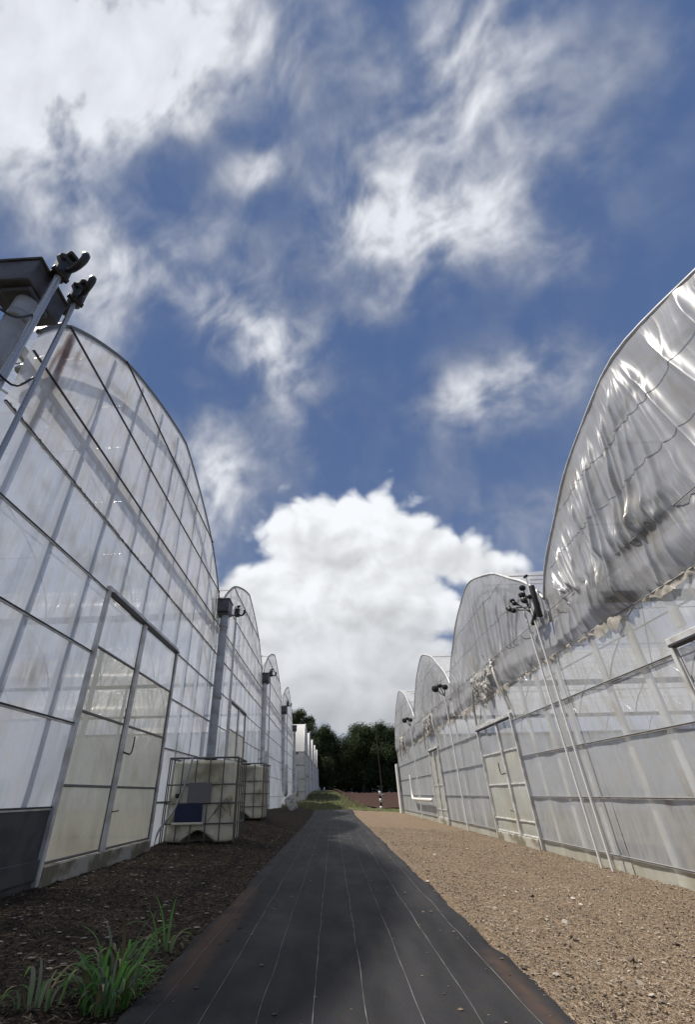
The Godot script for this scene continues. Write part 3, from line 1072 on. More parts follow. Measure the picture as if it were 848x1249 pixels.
func build_left_row():
	var prof := smooth_profile([[0.0, 7.15], [0.12, 7.05], [0.28, 6.87], [0.46, 6.62], [0.64, 6.30], [0.8, 5.85], [0.9, 5.50], [0.95, 5.27], [0.98, 5.02], [1.0, 4.82]])
	var labels := ["translucent film greenhouse end at the picture's far left edge above the gutter", "large milky film greenhouse on the left with closed double door", "second left greenhouse behind the caged white tanks", "third left greenhouse with curved drainpipe at its wall", "fourth left greenhouse, just before the silver ones"]
	for i in 5:
		var wz := 1.68 - 8.55 * i
		if i == 0:
			wz = 2.62
		var c := {"s": -1.0, "x": LEFT_X, "base": 0.05, "world_z": wz, "half": 4.27, "prof": prof, "label": labels[i], "group": "film greenhouses along the left of the path",
			"rails": [0.63, 1.41, 2.2, 3.0, 3.79, 4.53, 5.35, 6.25], "wall_top": 3.79, "rail_t": 0.014, "gable_rail": 1.0, "bar": mat.channel, "gable_bar": mat.channel, "edge": mat.channel_light, "hoop": mat.channel_light,
			"film": mat.film_left, "film_low": mat.film_left, "film_gable": mat.film_left_gable, "film_roof": mat.film_roof, "step": 0.06 if i < 2 else 0.15, "gable_step": 0.045 if i < 2 else 0.12, "tall": 2.2,
			"stud": 0.854, "stud_w": 0.085, "near": i < 2, "seed": 13.0 * i + 2.0, "fold_run": 0.2, "fold_freq": 2.2, "fold_amp": 0.014, "wall_amp": 0.55, "depth": 18.0, "bulge": no_bulge, "stain": left_stain, "skirt": i == 1, "doors": []}
		if i == 4:
			c.end_wall = -1.0
		elif i == 0:
			c.end_wall = 1.0
		if i == 1:
			c.doors = [[-5.20 - wz, -8.16 - wz, 3.0, [-5.20 - wz, -6.50 - wz, -8.16 - wz], [0.82, 1.55, 2.29], true]]
			c.stain = func(p: Vector3) -> Color:
				var w := left_stain(p)
				# rust run-off under the gutter end
				var zz: float = p.z + wz
				var r := exp(-pow((zz + 3.02) / 0.16, 2.0)) * smooth01(4.3, 4.75, p.y) * (1.0 - smooth01(5.25, 5.4, p.y))
				r *= smooth01(0.05, 0.4, nz.get_noise_2d(zz * 9.0, p.y * 0.6 + 2.0) + 0.25)
				return w.lerp(Color(0.30, 0.13, 0.07, 1.3), clampf(r * 1.3, 0.0, 0.85))
		elif i == 2:
			c.doors = [[-13.3 - wz, -15.8 - wz, 3.0, [-13.3 - wz, -14.55 - wz, -15.8 - wz], [0.82, 1.55, 2.29], false]]
		var b := bay(c)
		b.set_meta("label", labels[i])
		torn_hem(b, c, 3.79, 11 + i, mat.film_torn)
		# gutter outlet box and downpipe at the far valley
		outlet(b, -c.half if i > 0 else -2.30 - wz, 4.90, i)
	# end wall of the last film bay
	silver_houses()


func torn_hem(b: Node3D, c: Dictionary, y: float, sd: int, m: Material):
	# the gable film's loose lower edge hanging over the rail, ragged and dirty
	var s: float = c.s
	part(b, "loose_hem", grid(240 if c.near else 80, 5,
		func(u: float, v: float):
			var z: float = lerpf(c.half - 0.05, -c.half + 0.05, u)
			var wz: float = z + c.world_z
			var drop := maxf(0.004, 0.02 + 0.10 * nz.get_noise_2d(wz * 1.1 + sd, 2.0) + 0.05 * nfine.get_noise_2d(wz * 9.0, sd))
			var curl := 0.03 * nfine.get_noise_2d(wz * 7.0, v * 2.0 + sd) * v
			return Vector3(-s * (0.034 + 0.012 * sin(v * 2.6) + curl * 0.5), y + 0.018 - drop * v, z),
		func(p: Vector3): return Vector2(p.z + c.world_z, p.y)), m)


func outlet(b: Node3D, z: float, y: float, i: int):
	# grey hopper under the gutter end with a wide downpipe
	var h := part(b, "outlet_box", box(Vector3(0.46, 0.34, 0.50), 0.012), mat.gutter, Vector3(0.0 if i == 0 else 0.08, y + 0.10, z))
	part(h, "lid", box(Vector3(0.50, 0.025, 0.54), 0.008), mat.gutter, Vector3(0.0, 0.184, 0.0))
	part(h, "flange", box(Vector3(0.30, 0.06, 0.30), 0.01), mat.gutter, Vector3(0.06, -0.202, 0.03))
	var px := 0.10 if i == 0 else 0.18
	if i < 2:
		var p := part(b, "downpipe", tube(PackedVector3Array([Vector3(px, y - 0.02, z + 0.03), Vector3(px - 0.02, y * 0.6, z + 0.03), Vector3(px - 0.04, -0.1, z + 0.03)]), 0.105, 20), mat.pvc)
		for k in 3:
			part(p, "pipe_joint", tube(PackedVector3Array([Vector3(px - 0.008 * k, y * (0.93 - 0.36 * k), z + 0.03), Vector3(px - 0.008 * k, y * (0.93 - 0.36 * k) - 0.06, z + 0.03), Vector3(px - 0.008 * k, y * (0.93 - 0.36 * k) - 0.12, z + 0.03)]), 0.110, 20), mat.pvc)
	else:
		var p := part(b, "downpipe", tube(curve_points([Vector3(0.14, y - 0.1, z + 0.05), Vector3(0.14, 1.6, z + 0.05), Vector3(0.20, 0.95, z + 0.15), Vector3(0.34, 0.72, z + 0.6), Vector3(0.42, 0.95, z + 1.05), Vector3(0.40, 2.1, z + 1.15)], 26), 0.10, 14), mat.alu)
		part(p, "strap", rod(Vector3(0.0, 1.9, z + 0.05), Vector3(0.42, 1.9, z + 1.2), 0.015, 6), mat.channel)


func silver_houses():
	# a second block of narrower houses that stands closer to the path
	var prof := smooth_profile([[0.0, 5.8], [0.3, 5.68], [0.55, 5.35], [0.75, 4.85], [0.9, 4.2], [1.0, 3.55]])
	for i in 5:
		var half := 2.9
		var wz := -40.9 - 6.4 * i
		var x := -2.1 + 0.05 * i
		var by := 0.0
		var b := thing("greenhouse", ["silver film greenhouse whose pale end faces the path, nearest of the far left block", "second of the thin silver greenhouses far down the left side", "third of the thin silver greenhouses far down the left side", "fourth of the thin silver greenhouses far down the left side", "last silver greenhouse on the left, nearest the trees"][i], "greenhouse", Vector3(x, by, wz), "silver greenhouses far down the left")
		var c := {"s": -1.0, "half": half, "prof": prof, "world_z": wz, "seed": 70.0 + i, "fold_run": 0.2, "fold_freq": 1.4, "fold_amp": 0.03, "rails": [2.0, 3.55], "bulge": no_bulge, "stain": left_stain, "tall": 2.0}
		part(b, "gable_film", gable_sheet(c, 3.55, 0.12), mat.film_white)
		part(b, "film_panel", film_sheet(c, half, -half, -0.3, 2.0, 0.15, 1.0, 0.012), mat.film_white)
		part(b, "film_panel", film_sheet(c, half, -half, 2.0, 3.55, 0.15, 1.0, 0.012), mat.film_white)
		part(b, "front_hoop", tube(hoop(prof, half, 0.0, 0.0), 0.045, 8), mat.alu)
		part(b, "roof_film", grid(24, 6,
			func(u: float, v: float):
				var a := sin((u - 0.5) * PI)
				return Vector3(-v * 14.0, arch_y(prof, a) + 0.02, a * half),
			func(p: Vector3): return Vector2(p.x, p.z)), mat.film_white)
		for y in [2.0, 3.55]:
			part(b, "rail", box(Vector3(0.04, 0.04, half * 2.0)), mat.channel_light, Vector3(0.04, y, 0))
		for z in [-half + 0.1, half - 0.1]:
			part(b, "corner_post", box(Vector3(0.16, 3.9, 0.16)), mat.alu, Vector3(0.02, 1.65, z))
		part(b, "downpipe", rod(Vector3(0.14, 3.4, -half), Vector3(0.14, -0.2, -half), 0.09, 10), mat.white_pipe)
		if i == 0:
			# the side wall that faces down the path towards the viewer
			for k in 4:
				var y0: float = [-0.3, 0.95, 1.75, 2.65][k]
				var y1: float = [0.92, 1.72, 2.62, 3.52][k]
				part(b, "side_panel", grid(30, 8,
					func(u: float, v: float):
						var x2 := lerpf(0.0, -14.0, u)
						return Vector3(x2, lerpf(y0, y1, v), half + 0.03 + 0.03 * nz.get_noise_2d(x2 * 2.0, v * 2.0 + k)),
					func(p: Vector3): return Vector2(p.x, -p.y)), mat.film_white)
				part(b, "side_rail", box(Vector3(14.0, 0.05, 0.05)), mat.board, Vector3(-7.0, y1 + 0.015, half + 0.05))
			for k in 3:
				part(b, "vent_cap", tube(PackedVector3Array([Vector3(-0.55, [0.75, 1.55, 3.45][k], half + 0.05), Vector3(-0.55, [0.75, 1.55, 3.45][k], half + 0.09), Vector3(-0.55, [0.75, 1.55, 3.45][k], half + 0.12)]), 0.10, 12), mat.channel_light)


func build_right_row():
	var prof := smooth_profile([[0.0, 5.47], [0.06, 5.45], [0.13, 5.40], [0.28, 5.236], [0.5, 4.953], [0.7, 4.52], [0.83, 4.25], [0.93, 3.96], [1.0, 3.666]])
	var labels := ["film greenhouse on the right at the viewer's elbow, outside the frame", "nearest right greenhouse with wrinkled silver film gable", "second right greenhouse with torn film bunched above its door", "third right greenhouse with narrow door and gathered film", "last right greenhouse with white pipe along its wall"]
	for i in 5:
		var wz := 3.34 - 7.01 * i
		var c := {"s": 1.0, "x": RIGHT_X, "base": -0.15, "world_z": wz, "half": 3.5, "prof": prof, "label": labels[i], "group": "film greenhouses along the right of the path",
			"rails": [0.167, 0.81, 1.466, 2.11, 2.766, 3.37, 4.0, 4.6], "wall_top": 2.766, "rail_t": 0.011, "gable_rail": 0.7, "bar": mat.wire, "gable_bar": mat.wire, "edge": mat.alu, "pinned": 0.0, "wires": true, "fold_run": 0.10, "hoop": mat.alu,
			"film": mat.film_right, "film_low": mat.film_door, "film_gable": mat.film_right_gable, "film_roof": mat.film_roof, "step": 0.05 if i < 3 else 0.12, "gable_step": [0.06, 0.009, 0.014, 0.03, 0.05][i], "tall": [3.0, 3.2, 3.2, 2.5, 2.5][i], "lean": 0.07,
			"stud": 0.824, "stud_w": 0.12, "near": i < 3, "seed": 17.0 * i + 40.0, "stud_top": 2.75, "wide": 1.6, "fold_freq": 3.0, "fold_amp": 0.022, "wall_amp": 0.3, "depth": 18.0, "bulge": no_bulge, "stain": right_stain, "doors": []}
		if i == 4:
			c.end_wall = -1.0
		elif i == 0:
			c.end_wall = 1.0
		if i == 1:
			c.doors = [[-2.9 - wz, -4.86 - wz, 2.19, [-2.9 - wz, -3.85 - wz, -4.86 - wz], [0.4, 1.0, 1.6], false]]
			c.bulge = func(z: float, y: float) -> float:
				# a sagging pocket of film caught on the rail
				var zz: float = z + wz
				return -0.09 * exp(-pow((zz + 5.35) / 0.30, 2.0)) * smooth01(2.75, 2.95, y) * (1.0 - smooth01(3.1, 3.6, y)) - 0.05 * exp(-pow((zz + 4.4) / 0.5, 2.0)) * smooth01(3.3, 3.42, y) * (1.0 - smooth01(3.5, 3.9, y))
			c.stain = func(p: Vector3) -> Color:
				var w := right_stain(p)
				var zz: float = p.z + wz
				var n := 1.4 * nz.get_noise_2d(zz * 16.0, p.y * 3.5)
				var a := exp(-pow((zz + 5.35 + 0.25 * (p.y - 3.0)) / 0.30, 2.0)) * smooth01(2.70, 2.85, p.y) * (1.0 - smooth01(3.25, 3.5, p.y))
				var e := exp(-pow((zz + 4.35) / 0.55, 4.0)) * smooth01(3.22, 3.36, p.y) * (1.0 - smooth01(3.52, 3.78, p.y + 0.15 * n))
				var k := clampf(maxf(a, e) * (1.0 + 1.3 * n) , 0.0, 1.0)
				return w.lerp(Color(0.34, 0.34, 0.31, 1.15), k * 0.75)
		elif i == 2:
			c.doors = [[-9.9 - wz, -12.33 - wz, 2.19, [-9.9 - wz, -10.82 - wz, -12.33 - wz], [0.4, 1.02, 1.62], true]]
		elif i == 3:
			c.doors = [[-17.2 - wz, -18.8 - wz, 2.2, [-17.2 - wz, -18.0 - wz, -18.8 - wz], [0.4, 1.1], false]]
		if i == 1:
			c.creases = creases(c, 30, -4.2 - wz, -6.8 - wz, 91)
			# the fan of broad folds that hangs from the kink in the hoop
			for k in [[-3.78, -4.55, 0.05, 0.07], [-3.76, -4.25, 0.04, 0.05], [-3.74, -3.95, 0.06, 0.08], [-3.70, -3.60, 0.05, 0.06], [-3.66, -3.25, 0.05, 0.07], [-3.2, -2.8, 0.05, 0.06], [-2.7, -2.5, 0.05, 0.05]]:
				c.creases.append([k[0] - wz, 5.42, k[1] - wz, 3.3, k[2], k[3]])
		elif i > 0:
			c.creases = creases(c, 24, 2.8, -3.2, 200 + i)
		var b := bay(c)
		rolled_hem(b, c, i)
		if i >= 2:
			bunched_film(b, c, i)
		if i == 4:
			part(b, "wall_pipe", tube(curve_points([Vector3(-0.12, 1.6, 1.0), Vector3(-0.13, 0.85, 1.0), Vector3(-0.16, 0.68, 1.2), Vector3(-0.16, 0.66, 2.0), Vector3(-0.16, 0.66, 5.6)], 20), 0.055, 10), mat.white_pipe)
			part(b, "corner_board", box(Vector3(0.10, 2.3, 0.5)), mat.white, Vector3(-0.14, 1.1, -3.45))


func right_stain(p: Vector3) -> Color:
	var g := nz.get_noise_2d(p.z * 4.0 + 5.0, p.y * 1.2)
	var k := smooth01(0.15, 0.6, nz.get_noise_2d(p.z * 0.9 + 8.0, p.y * 0.5) + 0.4 * g)
	return Color.WHITE.lerp(Color(0.80, 0.75, 0.62, 1.2), k * 0.6)


func rolled_hem(b: Node3D, c: Dictionary, sd: int):
	# lower edge of the gable film turned up along the rail, its scalloped hem hanging below
	var s: float = c.s
	var n := 260 if sd < 3 else 90
	part(b, "rolled_hem", grid(n, 8,
		func(u: float, v: float):
			var z: float = lerpf(c.half - 0.1, -c.half + 0.25, u)
			var wz: float = z + c.world_z
			var lump := clampf(0.50 + 0.8 * nz.get_noise_2d(wz * 0.8, sd * 3.0) + 0.25 * nfine.get_noise_2d(wz * 3.2, sd * 5.0), 0.05, 1.2)
			var scal := absf(sin(wz * 6.0 + 2.0 * nz.get_noise_1d(wz * 1.5)))
			var drop := (0.10 + 0.07 * scal) * lump
			var fold := 0.016 * nfine.get_noise_2d(wz * 8.0, sd + v) * v
			return Vector3(-s * (0.026 + 0.030 * sin(v * 2.4) * lump + fold), c.wall_top + 0.035 * lump * cos(v * 1.6) - drop * v * v + 0.012 * nfine.get_noise_2d(wz * 7.0, sd * 2.0) * lump, z),
		func(p: Vector3): return Vector2(p.z + c.world_z, p.y)), mat.hem)


func bunched_film(b: Node3D, c: Dictionary, i: int):
	# torn film gathered and crumpled over the door
	var s: float = c.s
	var mid: float = -0.15
	part(b, "torn_film", grid(120, 80,
		func(u: float, v: float):
			var w := 0.95 - 0.35 * v + 0.10 * nz.get_noise_2d(v * 3.0, i * 5.0)
			var z: float = mid + (u - 0.5) * 2.0 * w - 0.20 * v
			var drop := 0.42 + 0.30 * sin(u * 3.1) + 0.35 * nz.get_noise_2d(u * 2.6 + i, 3.0)
			var y := 3.40 - v * drop
			var cr := 1.0 - absf(nz.get_noise_2d(z * 2.2 + i, y * 1.3)) * 2.0
			var cr2 := 1.0 - absf(nz.get_noise_2d(z * 6.0 + i * 3.0, y * 3.6)) * 2.0
			return Vector3(-s * (0.06 + 0.05 * sin(v * 2.9) + (0.05 * cr + 0.028 * cr2) * minf(1.0, v * 4.0)), y, z),
		func(p: Vector3): return Vector2(p.z * 2.0, p.y * 2.0)), mat.film_crumpled)
	for k in [[-0.95, -0.35], [0.9, 0.2]]:
		part(b, "film_strand", tube(curve_points([Vector3(-s * 0.06, 3.4, mid + k[0] * 0.7), Vector3(-s * 0.14, 2.9, mid + k[0]), Vector3(-s * 0.09, 2.3, mid + k[0] + k[1])], 12), 0.045, 8, 0.018), mat.film_crumpled)


# ---------------------------------------------------------------- loose objects
func clamp_head(t: Node3D, at: Vector3, turn: float, k: float):
	# black jaw-like holder on a pole end
	var bs := Basis(Vector3.UP, turn).scaled(Vector3.ONE * k)
	var h := part(t, "clamp_body", box(Vector3(0.10, 0.17, 0.09), 0.02), mat.black, at + bs * Vector3(0, 0.02, 0), bs)
	part(h, "clamp_cap", box(Vector3(0.12, 0.035, 0.07), 0.012), mat.black, Vector3(0.01, 0.125, 0.0), Basis(Vector3.BACK, 0.3))
	part(h, "knuckle", box(Vector3(0.08, 0.06, 0.11), 0.02), mat.black, Vector3(0.02, 0.07, 0.01), Basis(Vector3.BACK, -0.4))
	var pts := PackedVector3Array()
	for i in 11:
		var a := lerpf(-2.6, 0.5, i / 10.0)
		pts.append(Vector3(0.13 + 0.075 * cos(a), -0.005 + 0.075 * sin(a), 0))
	part(h, "jaw", tube(pts, 0.018, 8, 0.026), mat.black)
	part(h, "stub", rod(Vector3(-0.04, -0.03, 0), Vector3(-0.18, -0.03, 0), 0.016, 8), mat.black)
	part(h, "bolt", rod(Vector3(0.02, -0.07, -0.05), Vector3(0.02, -0.07, 0.06), 0.018, 8), mat.black)


func leaf_tote(label: String, at: Vector3, size: Vector3, turn: float, full: bool):
	var t := thing("liquid_tote", label, "liquid tank", at, "caged white liquid totes by the left wall", turn)
	var w := size.x * 0.5 - 0.04
	var d := size.z * 0.5 - 0.04
	var h := size.y
	# blow-moulded body: rounded plan, corrugated flanks, arched foot in front
	part(t, "tank_body", grid(96, 44,
		func(u: float, v: float):
			var a: float = u * TAU
			var e := 0.22
			var cx := signf(cos(a)) * pow(absf(cos(a)), e)
			var cz := signf(sin(a)) * pow(absf(sin(a)), e)
			var y := 0.0
			var k := 1.0
			if v < 0.1:
				k = pow(sin(v / 0.1 * PI * 0.5), 0.4); y = 0.04 * (1.0 - cos(v / 0.1 * PI * 0.5))
			elif v > 0.9:
				k = pow(sin((1.0 - v) / 0.1 * PI * 0.5), 0.4); y = h - 0.07 * (1.0 - cos((1.0 - v) / 0.1 * PI * 0.5)) - 0.02
			else:
				y = lerpf(0.04, h - 0.09, (v - 0.1) / 0.8)
			var rib := 1.0 - 0.012 * pow(maxf(0.0, cos(a * 14.0)), 2.0) * smooth01(0.2, 0.3, v) * (1.0 - smooth01(0.8, 0.88, v))
			# drain arch in the front foot
			if cz > 0.6 and y < 0.22 and absf(cx * w + 0.06) < 0.17:
				y = maxf(y, 0.20 * sqrt(maxf(0.0, 1.0 - pow((cx * w + 0.06) / 0.17, 2.0))))
			return Vector3(cx * w * k * rib, y, cz * d * k * rib),
		func(p: Vector3): return Vector2(p.x, p.y)), mat.tote)
	# cage of galvanised tube
	var W := size.x * 0.5
	var D := size.z * 0.5
	var r := 0.011
	for y in [0.27, 0.55, 0.82, h]:
		var pts := []
		for q in [[-1, -1], [1, -1], [1, 1], [-1, 1], [-1, -1]]:
			pts.append(Vector3(q[0] * W, y, q[1] * D))
		for k in 4:
			part(t, "cage_ring_bar", rod(pts[k], pts[k + 1], r * (1.4 if y == h else 1.0), 8), mat.cage)
	for k in 6:
		var x := lerpf(-W, W, k / 5.0)
		part(t, "cage_bar", rod(Vector3(x, 0.02, D + 0.004), Vector3(x, h, D + 0.004), r, 8), mat.cage)
	for k in 5:
		var z := lerpf(-D, D, (k + 0.5) / 5.0)
		for sx in [-1, 1]:
			part(t, "cage_bar", rod(Vector3(sx * (W + 0.004), 0.02, z), Vector3(sx * (W + 0.004), h, z), r, 8), mat.cage)
	part(t, "filler_cap", tube(PackedVector3Array([Vector3(0, h - 0.03, 0), Vector3(0, h + 0.01, 0), Vector3(0, h + 0.03, 0)]), 0.11, 18), mat.black)
	if full:
		part(t, "name_plate", box(Vector3(0.40, 0.30, 0.012)), mat.grey_plate, Vector3(-0.02, 0.70, D + 0.022))
		part(t, "blue_board", box(Vector3(0.46, 0.26, 0.020), 0.004), mat.blue, Vector3(-0.17, 0.41, D + 0.026), Basis(Vector3.BACK, 0.03))
		part(t, "ledge", box(Vector3(0.52, 0.035, 0.06), 0.01), mat.tote, Vector3(-0.17, 0.275, D + 0.03))
		part(t, "port", tube(PackedVector3Array([Vector3(-0.40, 0.66, D - 0.03), Vector3(-0.40, 0.66, D), Vector3(-0.40, 0.66, D + 0.02)]), 0.035, 12), mat.black)
		part(t, "hose", tube(curve_points([Vector3(-0.20, h + 0.02, D + 0.03), Vector3(-0.27, 0.85, D + 0.05), Vector3(-0.42, 0.45, D + 0.05), Vector3(-0.60, 0.22, D + 0.07), Vector3(-0.66, 0.02, D + 0.1)], 18), 0.018, 8), mat.pvc)
		for k in 3:
			part(t, "stay_wire", tube(curve_points([Vector3(0.16 + 0.1 * k, 0.30 + 0.1 * k, D + 0.02), Vector3(0.26 + 0.1 * k, 0.42 + 0.1 * k, D + 0.03), Vector3(0.34 + 0.1 * k, 0.52 - 0.08 * k, D + 0.02)], 6), 0.006, 5), mat.cage)


func build_objects():
	# pole pair beside the first downpipe on the left
	var gp := "slender poles with black clamps on the left"
	for k in 2:
		var at: Vector3 = [Vector3(-2.60, 0.04, -2.225), Vector3(-2.60, 0.04, -2.53)][k]
		var top: float = [5.33, 5.36][k]
		var t := thing("clamp_pole", ["thicker steel pole by the grey downpipe, its clamp upper of the two", "thin steel pole with lower black clamp beside the left gutter box"][k], "pole", at, gp)
		part(t, "pole", rod(Vector3(0, -0.1, 0), Vector3(0, top - 0.1, 0), [0.036, 0.024][k], 10), mat.steel)
		clamp_head(t, Vector3(0.0, top - 0.06, 0.0), [-0.35, -0.6][k], [1.6, 1.5][k])
		part(t, "cable", tube(curve_points([Vector3(0.0, 4.45 - 0.5 * k, 0.04), Vector3(0.06, 4.1 - 0.5 * k, 0.25), Vector3(-0.02, 4.05 - 0.4 * k, 0.55), Vector3(-0.15, 4.3 - 0.4 * k, 0.8)], 16), 0.010, 6), mat.cable)
	for k in 3:
		var at: Vector3 = [Vector3(-2.62, 0.15, -12.0), Vector3(-2.62, 0.28, -20.2), Vector3(-2.6, 0.35, -28.6)][k]
		var t := thing("clamp_pole", ["slender pole with white and black clamp at the second left greenhouse", "slender clamp pole where the third left greenhouse begins", "slender clamp pole where the fourth left greenhouse begins"][k], "pole", at, gp)
		part(t, "pole", rod(Vector3(0, -0.1, 0), Vector3(0, 5.0, 0), 0.022, 8), mat.steel)
		part(t, "side_pole", rod(Vector3(0.0, -0.1, -0.12), Vector3(0, 4.8, -0.12), 0.016, 8), mat.steel)
		clamp_head(t, Vector3(0.02, 5.05, 0.0), -0.5, 1.4)

	# pale poles in front of the right valley with a cluster of black lamps
	var t2 := thing("lamp_pole", "pair of pale slender poles with cluster of black round heads, right wall", "pole", Vector3(3.6, -0.13, -7.53), "poles with black heads on the right")
	part(t2, "pole", rod(Vector3(0, -0.1, -0.14), Vector3(0, 3.6, -0.14), 0.017, 10), mat.white_pipe)
	part(t2, "pole", rod(Vector3(0, -0.1, 0.14), Vector3(0, 3.55, 0.14), 0.017, 10), mat.white_pipe)
	part(t2, "mast", rod(Vector3(0.02, 3.2, 0.18), Vector3(0.02, 4.08, 0.26), 0.014, 8), mat.white_pipe)
	for k in 9:
		var p: Vector3 = [Vector3(-0.02, 3.95, 0.10), Vector3(-0.05, 3.83, 0.06), Vector3(-0.05, 3.72, 0.08), Vector3(-0.16, 3.80, -0.13), Vector3(-0.16, 3.73, -0.08), Vector3(-0.22, 3.66, -0.20), Vector3(-0.20, 3.60, -0.10), Vector3(-0.02, 3.72, 0.25), Vector3(-0.22, 3.70, -0.24)][k]
		var n := Vector3(-0.5, -0.25 + 0.1 * (k % 3), 0.5).normalized()
		var h := part(t2, "black_head", tube(PackedVector3Array([p - n * 0.03, p, p + n * 0.03]), 0.052 if k < 3 else 0.040, 12), mat.black)
		part(h, "stalk", rod(p - n * 0.02, Vector3(0.0, 3.42 + 0.02 * k, 0.10 + 0.02 * (k % 3)), 0.010, 6), mat.black)
	part(t2, "black_canister", rod(Vector3(0.0, 3.32, 0.36), Vector3(0.0, 3.86, 0.40), 0.045, 12), mat.black)
	part(t2, "bracket", box(Vector3(0.06, 0.06, 0.42), 0.01), mat.black, Vector3(0.0, 3.40, 0.20), Basis(Vector3.RIGHT, -0.5))
	part(t2, "mast_tip", box(Vector3(0.05, 0.04, 0.11), 0.01), mat.black, Vector3(0.02, 4.10, 0.26))
	for k in 2:
		var t := thing("lamp_pole", ["pole with small black heads at the third right greenhouse", "pole with small black heads at the last right greenhouse"][k], "pole", Vector3(3.58, -0.13, [-14.4, -21.4][k]), "poles with black heads on the right")
		part(t, "pole", rod(Vector3(0, -0.1, 0), Vector3(0, 3.4, 0), 0.022, 8), mat.white_pipe)
		for j in 3:
			var p := Vector3(-0.10 * (2 - j), 3.62 + 0.05 * sin(j * 2.0), -0.22 * (1 - j))
			var n := Vector3(-0.7, -0.1, 0.6).normalized()
			var hd := part(t, "black_head", tube(PackedVector3Array([p - n * 0.05, p, p + n * 0.05]), [0.10, 0.06, 0.08][j], 12), mat.black)
			part(hd, "stalk", rod(p, Vector3(0, 3.35, 0), 0.014, 6), mat.black)

	leaf_tote("caged white liquid tote with blue board, nearest the double door", Vector3(-2.27, 0.10, -9.2), Vector3(1.20, 1.22, 1.10), 0.03, true)
	leaf_tote("smaller-looking caged white tote behind the blue-board one", Vector3(-2.36, 0.24, -13.7), Vector3(1.14, 1.22, 1.15), -0.03, false)

	# pale slab of stone leaning on the verge
	var sl := thing("stone_slab", "pale grey tilted stone slab lying on the left verge by the path", "stone", Vector3(-1.75, lay(-1.75, -21.5) + 0.22, -21.5))
	part(sl, "slab", grid(28, 16,
		func(u: float, v: float):
			var a: float = u * TAU
			var ph: float = (v - 0.5) * PI
			var q := Vector3(pow(absf(cos(a)), 0.35) * signf(cos(a)) * pow(cos(ph), 0.35), pow(absf(sin(ph)), 0.5) * signf(ph), pow(absf(sin(a)), 0.35) * signf(sin(a)) * pow(cos(ph), 0.35))
			q = Vector3(q.x * 0.20, q.y * 0.29, q.z * 0.09)
			return q * (1.0 + 0.10 * nz.get_noise_3d(q.x * 6.0, q.y * 6.0, q.z * 6.0)),
		func(p: Vector3): return Vector2(p.x, p.y)), mat.stone, Vector3.ZERO, Basis(Vector3.BACK, 0.6) * Basis(Vector3.RIGHT, -0.35))

	# black and white marker post and the thin utility pole in the field
	var mp := thing("marker_post", "black and white banded marker post at the gravel's far end", "post", Vector3(3.02, lay(3.02, -33), -33.0))
	for k in 6:
		part(mp, "band", tube(PackedVector3Array([Vector3(0, 0.2 * k - 0.02, 0), Vector3(0, 0.2 * k + 0.1, 0), Vector3(0, 0.2 * k + 0.178, 0)]), 0.075 if k % 2 == 0 else 0.07, 12), mat.black if k % 2 == 1 else mat.white)
	part(mp, "post_cap", box(Vector3(0.18, 0.06, 0.18), 0.02), mat.black, Vector3(-0.03, 1.22, 0))
	var up := thing("utility_pole", "thin dark utility pole standing in front of the large tree", "pole", Vector3(5.35, lay(5.35, -56), -56.0))
	part(up, "shaft", tube(PackedVector3Array([Vector3(0.05, -0.3, 0), Vector3(0.0, 3.0, 0), Vector3(-0.05, 6.2, 0)]), 0.06, 10, 0.045), mat.bark)
	part(up, "foot", box(Vector3(0.3, 0.35, 0.3), 0.03), mat.stone, Vector3(0.05, 0.1, 0))
	# things seen dimly through the film of the first left greenhouse
	var st := thing("covered_stack", "teal sheeted stack seen dimly through film left of double door", "covered stack", Vector3(-4.35, 0.0, -5.4))
	part(st, "sheet", grid(40, 16,
		func(u: float, v: float):
			var a: float = u * TAU
			var k := 1.0 - pow(v, 14.0)
			var q := Vector3(signf(cos(a)) * pow(absf(cos(a)), 0.4) * 0.5 * k, v * 1.15, signf(sin(a)) * pow(absf(sin(a)), 0.4) * 0.75 * k)
			return q * Vector3(1.0 + 0.03 * nz.get_noise_2d(a * 4.0, v), 1.0, 1.0 + 0.03 * nz.get_noise_2d(a * 5.0, v + 3.0)),
		func(p: Vector3): return Vector2(p.x, p.y)), mat.teal)
	var tb := thing("potting_bench", "low timber potting bench seen dimly through the right film wall", "bench", Vector3(4.75, -0.15, -6.2))
	for k in 5:
		part(tb, "plank", box(Vector3(0.15, 0.03, 1.9)), mat.wood, Vector3(-0.34 + 0.17 * k, 0.80, 0))
	for q in [[-1, -1], [1, -1], [1, 1], [-1, 1]]:
		part(tb, "leg", box(Vector3(0.07, 0.79, 0.07)), mat.wood, Vector3(q[0] * 0.33, 0.39, q[1] * 0.85))
	for k in 2:
		var cr := thing("timber_crate", ["pale timber crate on the bench behind right film, nearer the valley poles", "pale timber crate on the bench behind right film, nearer the viewer"][k], "crate", Vector3(4.7, 0.665, -6.55 + 0.7 * k), "crates on the bench")
		for j in 3:
			for sx in [-1, 1]:
				part(cr, "slat", box(Vector3(0.015, 0.085, 0.52)), mat.wood, Vector3(0.19 * sx, 0.05 + 0.10 * j, 0))
			for sz in [-1, 1]:
				part(cr, "slat", box(Vector3(0.36, 0.085, 0.015)), mat.wood, Vector3(0, 0.05 + 0.10 * j, 0.252 * sz))
		for q in [[-1, -1], [1, -1], [1, 1], [-1, 1]]:
			part(cr, "corner_batten", box(Vector3(0.03, 0.30, 0.03)), mat.wood, Vector3(q[0] * 0.165, 0.15, q[1] * 0.228))
	grass_tufts()


